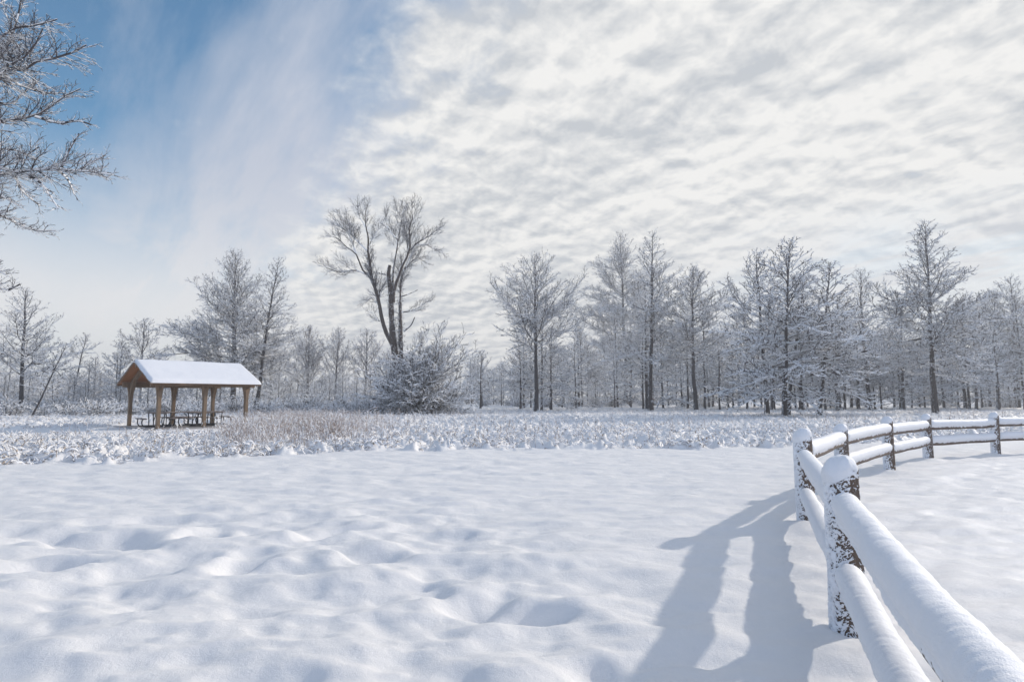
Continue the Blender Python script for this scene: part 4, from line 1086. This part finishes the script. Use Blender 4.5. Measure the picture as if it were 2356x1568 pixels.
    # arched glulam posts, three frames
    for xi in (-L / 2, 0, L / 2):
        for s in (-1, 1):
            path, wd = [], []
            for z in np.linspace(0, 1.45, 5): path.append((s * Wd / 2, z)); wd.append(.21 + .01 * z)
            # curve into the rafter
            zr = ZE + slope * OY
            p0 = np.array([s * Wd / 2, 1.45]); p1 = np.array([s * Wd / 2, zr - .26]); p2 = np.array([s * (Wd / 2 - .75), zr - .14 + slope * .75]); 
            for t in np.linspace(.12, 1, 9):
                q = (1 - t) ** 2 * p0 + 2 * (1 - t) * t * p1 + t * t * p2; path.append(tuple(q)); wd.append(.22 + .14 * math.sin(t * math.pi) )
            path.append((s * .09, ZR - .14 - slope * .09)); wd.append(.14)
            V_, F_ = sweep_flat(path, wd, .085)
            V_ = [(a + xi, b, c_) for a, b, c_ in V_]
            if s > 0: F_ = [f[::-1] for f in F_]
            po = solid('post', [(V_, F_)], M_GLULAM, root, bevel=.012)
            # bracket spreading under the eave beam, along the building
            for g in (-1, 1):
                if abs(xi + g * .4) > L / 2 + .45: pass
                pth = [(xi + g * .075, 1.45), (xi + g * .10, 1.75), (xi + g * .17, 2.0), (xi + g * .30, 2.17)]
                tri = [(xi + g * .07, s * Wd / 2 - .06, 1.0), (xi + g * .095, s * Wd / 2 - .06, 1.5), (xi + g * .13, s * Wd / 2 - .06, 1.9), (xi + g * .19, s * Wd / 2 - .06, 2.19), (xi + g * .07, s * Wd / 2 - .06, 2.19)]
                tr2 = [(a, b + .12, c_) for a, b, c_ in tri]; n = 5
                fc = [list(range(n)), list(range(n, 2 * n))[::-1]] + [[q, q + n, (q + 1) % n + n, (q + 1) % n] for q in range(n)]
                solid('bracket', [(tri + tr2, fc)], M_GLULAM, po)
            solid('foot_plate', [boxp(xi - .13, xi + .13, s * Wd / 2 - .15, s * Wd / 2 + .15, .04, .055)], M_METAL, po)
    for s in (-1, 1):
        y0 = s * Wd / 2
        solid('eave_beam', [boxp(-hx + .12, hx - .12, y0 - .075, y0 + .075, 2.19, ZE + slope * OY - .06)], M_GLULAM, root)
    solid('ridge_beam', [boxp(-hx + .05, hx - .05, -.07, .07, ZR - .30, ZR - .075)], M_GLULAM, root)
    return root, c, rz, u, v
SH, shc, shrz, shu, shv = shelter()

def tube_path(path, r, ns=8):
    P = spline(path, max(8, 5 * len(path))); t = Tubes(); t.add(P[None], np.full((1, len(P)), r), ns); return t
def make_table(label, loc, rz):
    root = thing('picnic_table', label, 'picnic table', loc, 'picnic tables under the shelter', rz)
    def planks(name, y0, y1, z, n, x=.92):
        w = (y1 - y0) / n
        return solid(name, [boxp(-x, x, y0 + i * w + .006, y0 + (i + 1) * w - .006, z - .045, z) for i in range(n)], M_TABLE, root, bevel=.006)
    planks('tabletop', -.38, .38, .77, 5); planks('bench', -.86, -.58, .47, 2); planks('bench', .58, .86, .47, 2)
    for ex in (-.62, .62):
        tb = Tubes()
        pth = [(ex, -.76, .42), (ex, -.78, .22), (ex, -.70, .06), (ex, -.5, .03), (ex, 0, .03), (ex, .5, .03), (ex, .70, .06), (ex, .78, .22), (ex, .76, .42)]
        P = spline(pth, 40); tb.add(P[None], np.full((1, 40), .03), 8)
        for s in (-1, 1):
            P = spline([(ex, s * .24, .03), (ex, s * .25, .4), (ex, s * .28, .72)], 8); tb.add(P[None], np.full((1, 8), .028), 8)
            P = spline([(ex, s * .84, .425), (ex, s * .60, .425)], 6); tb.add(P[None], np.full((1, 6), .024), 8)
        P = spline([(ex, -.32, .72), (ex, .32, .72)], 6); tb.add(P[None], np.full((1, 6), .024), 8)
        P = spline([(ex, 0, .30), (ex * .35, 0, .70)], 6); tb.add(P[None], np.full((1, 6), .018), 8)
        link('leg_frame', tb.mesh('leg_frame', M_METAL, True), root)
    return root
def shp(a, b): q = shc + shu * a + shv * b; return (q[0], q[1], .045)
T0 = make_table('picnic table at the open left end of the shelter, its bench edged with snow', shp(-1.5, .25), shrz + 1.45)
copy_tree(T0, 'picnic table standing right behind the front middle post of the shelter', shp(.35, -.55), shrz + 1.6, (1, 1, 1))
copy_tree(T0, 'picnic table farthest right under the shelter beside the back post', shp(1.75, .9), shrz + 1.5, (1, 1, 1))
copy_tree(T0, 'picnic table at the back of the shelter between the two nearer ones', shp(.1, 1.5), shrz + .1, (1, 1, 1))

# ------------------------------------------------------------------ cold winter air
def haze():
    o = solid('haze', [boxp(-420, 420, -60, 330, -9.0, 27.0)], M_SNOW)
    m = bpy.data.materials.new('winter_air'); m.use_nodes = True; g = NT(m.node_tree); g.n.clear()
    out = g.new('ShaderNodeOutputMaterial'); v = g.new('ShaderNodeVolumePrincipled')
    v.inputs['Color'].default_value = (.97, .98, 1, 1); v.inputs['Density'].default_value = .0015; v.inputs['Anisotropy'].default_value = .2
    g.l.new(v.outputs[0], out.inputs['Volume']); o.data.materials[0] = m
    tag(o, kind='stuff'); o['label'] = 'thin pale winter haze in the air over the field'
haze()
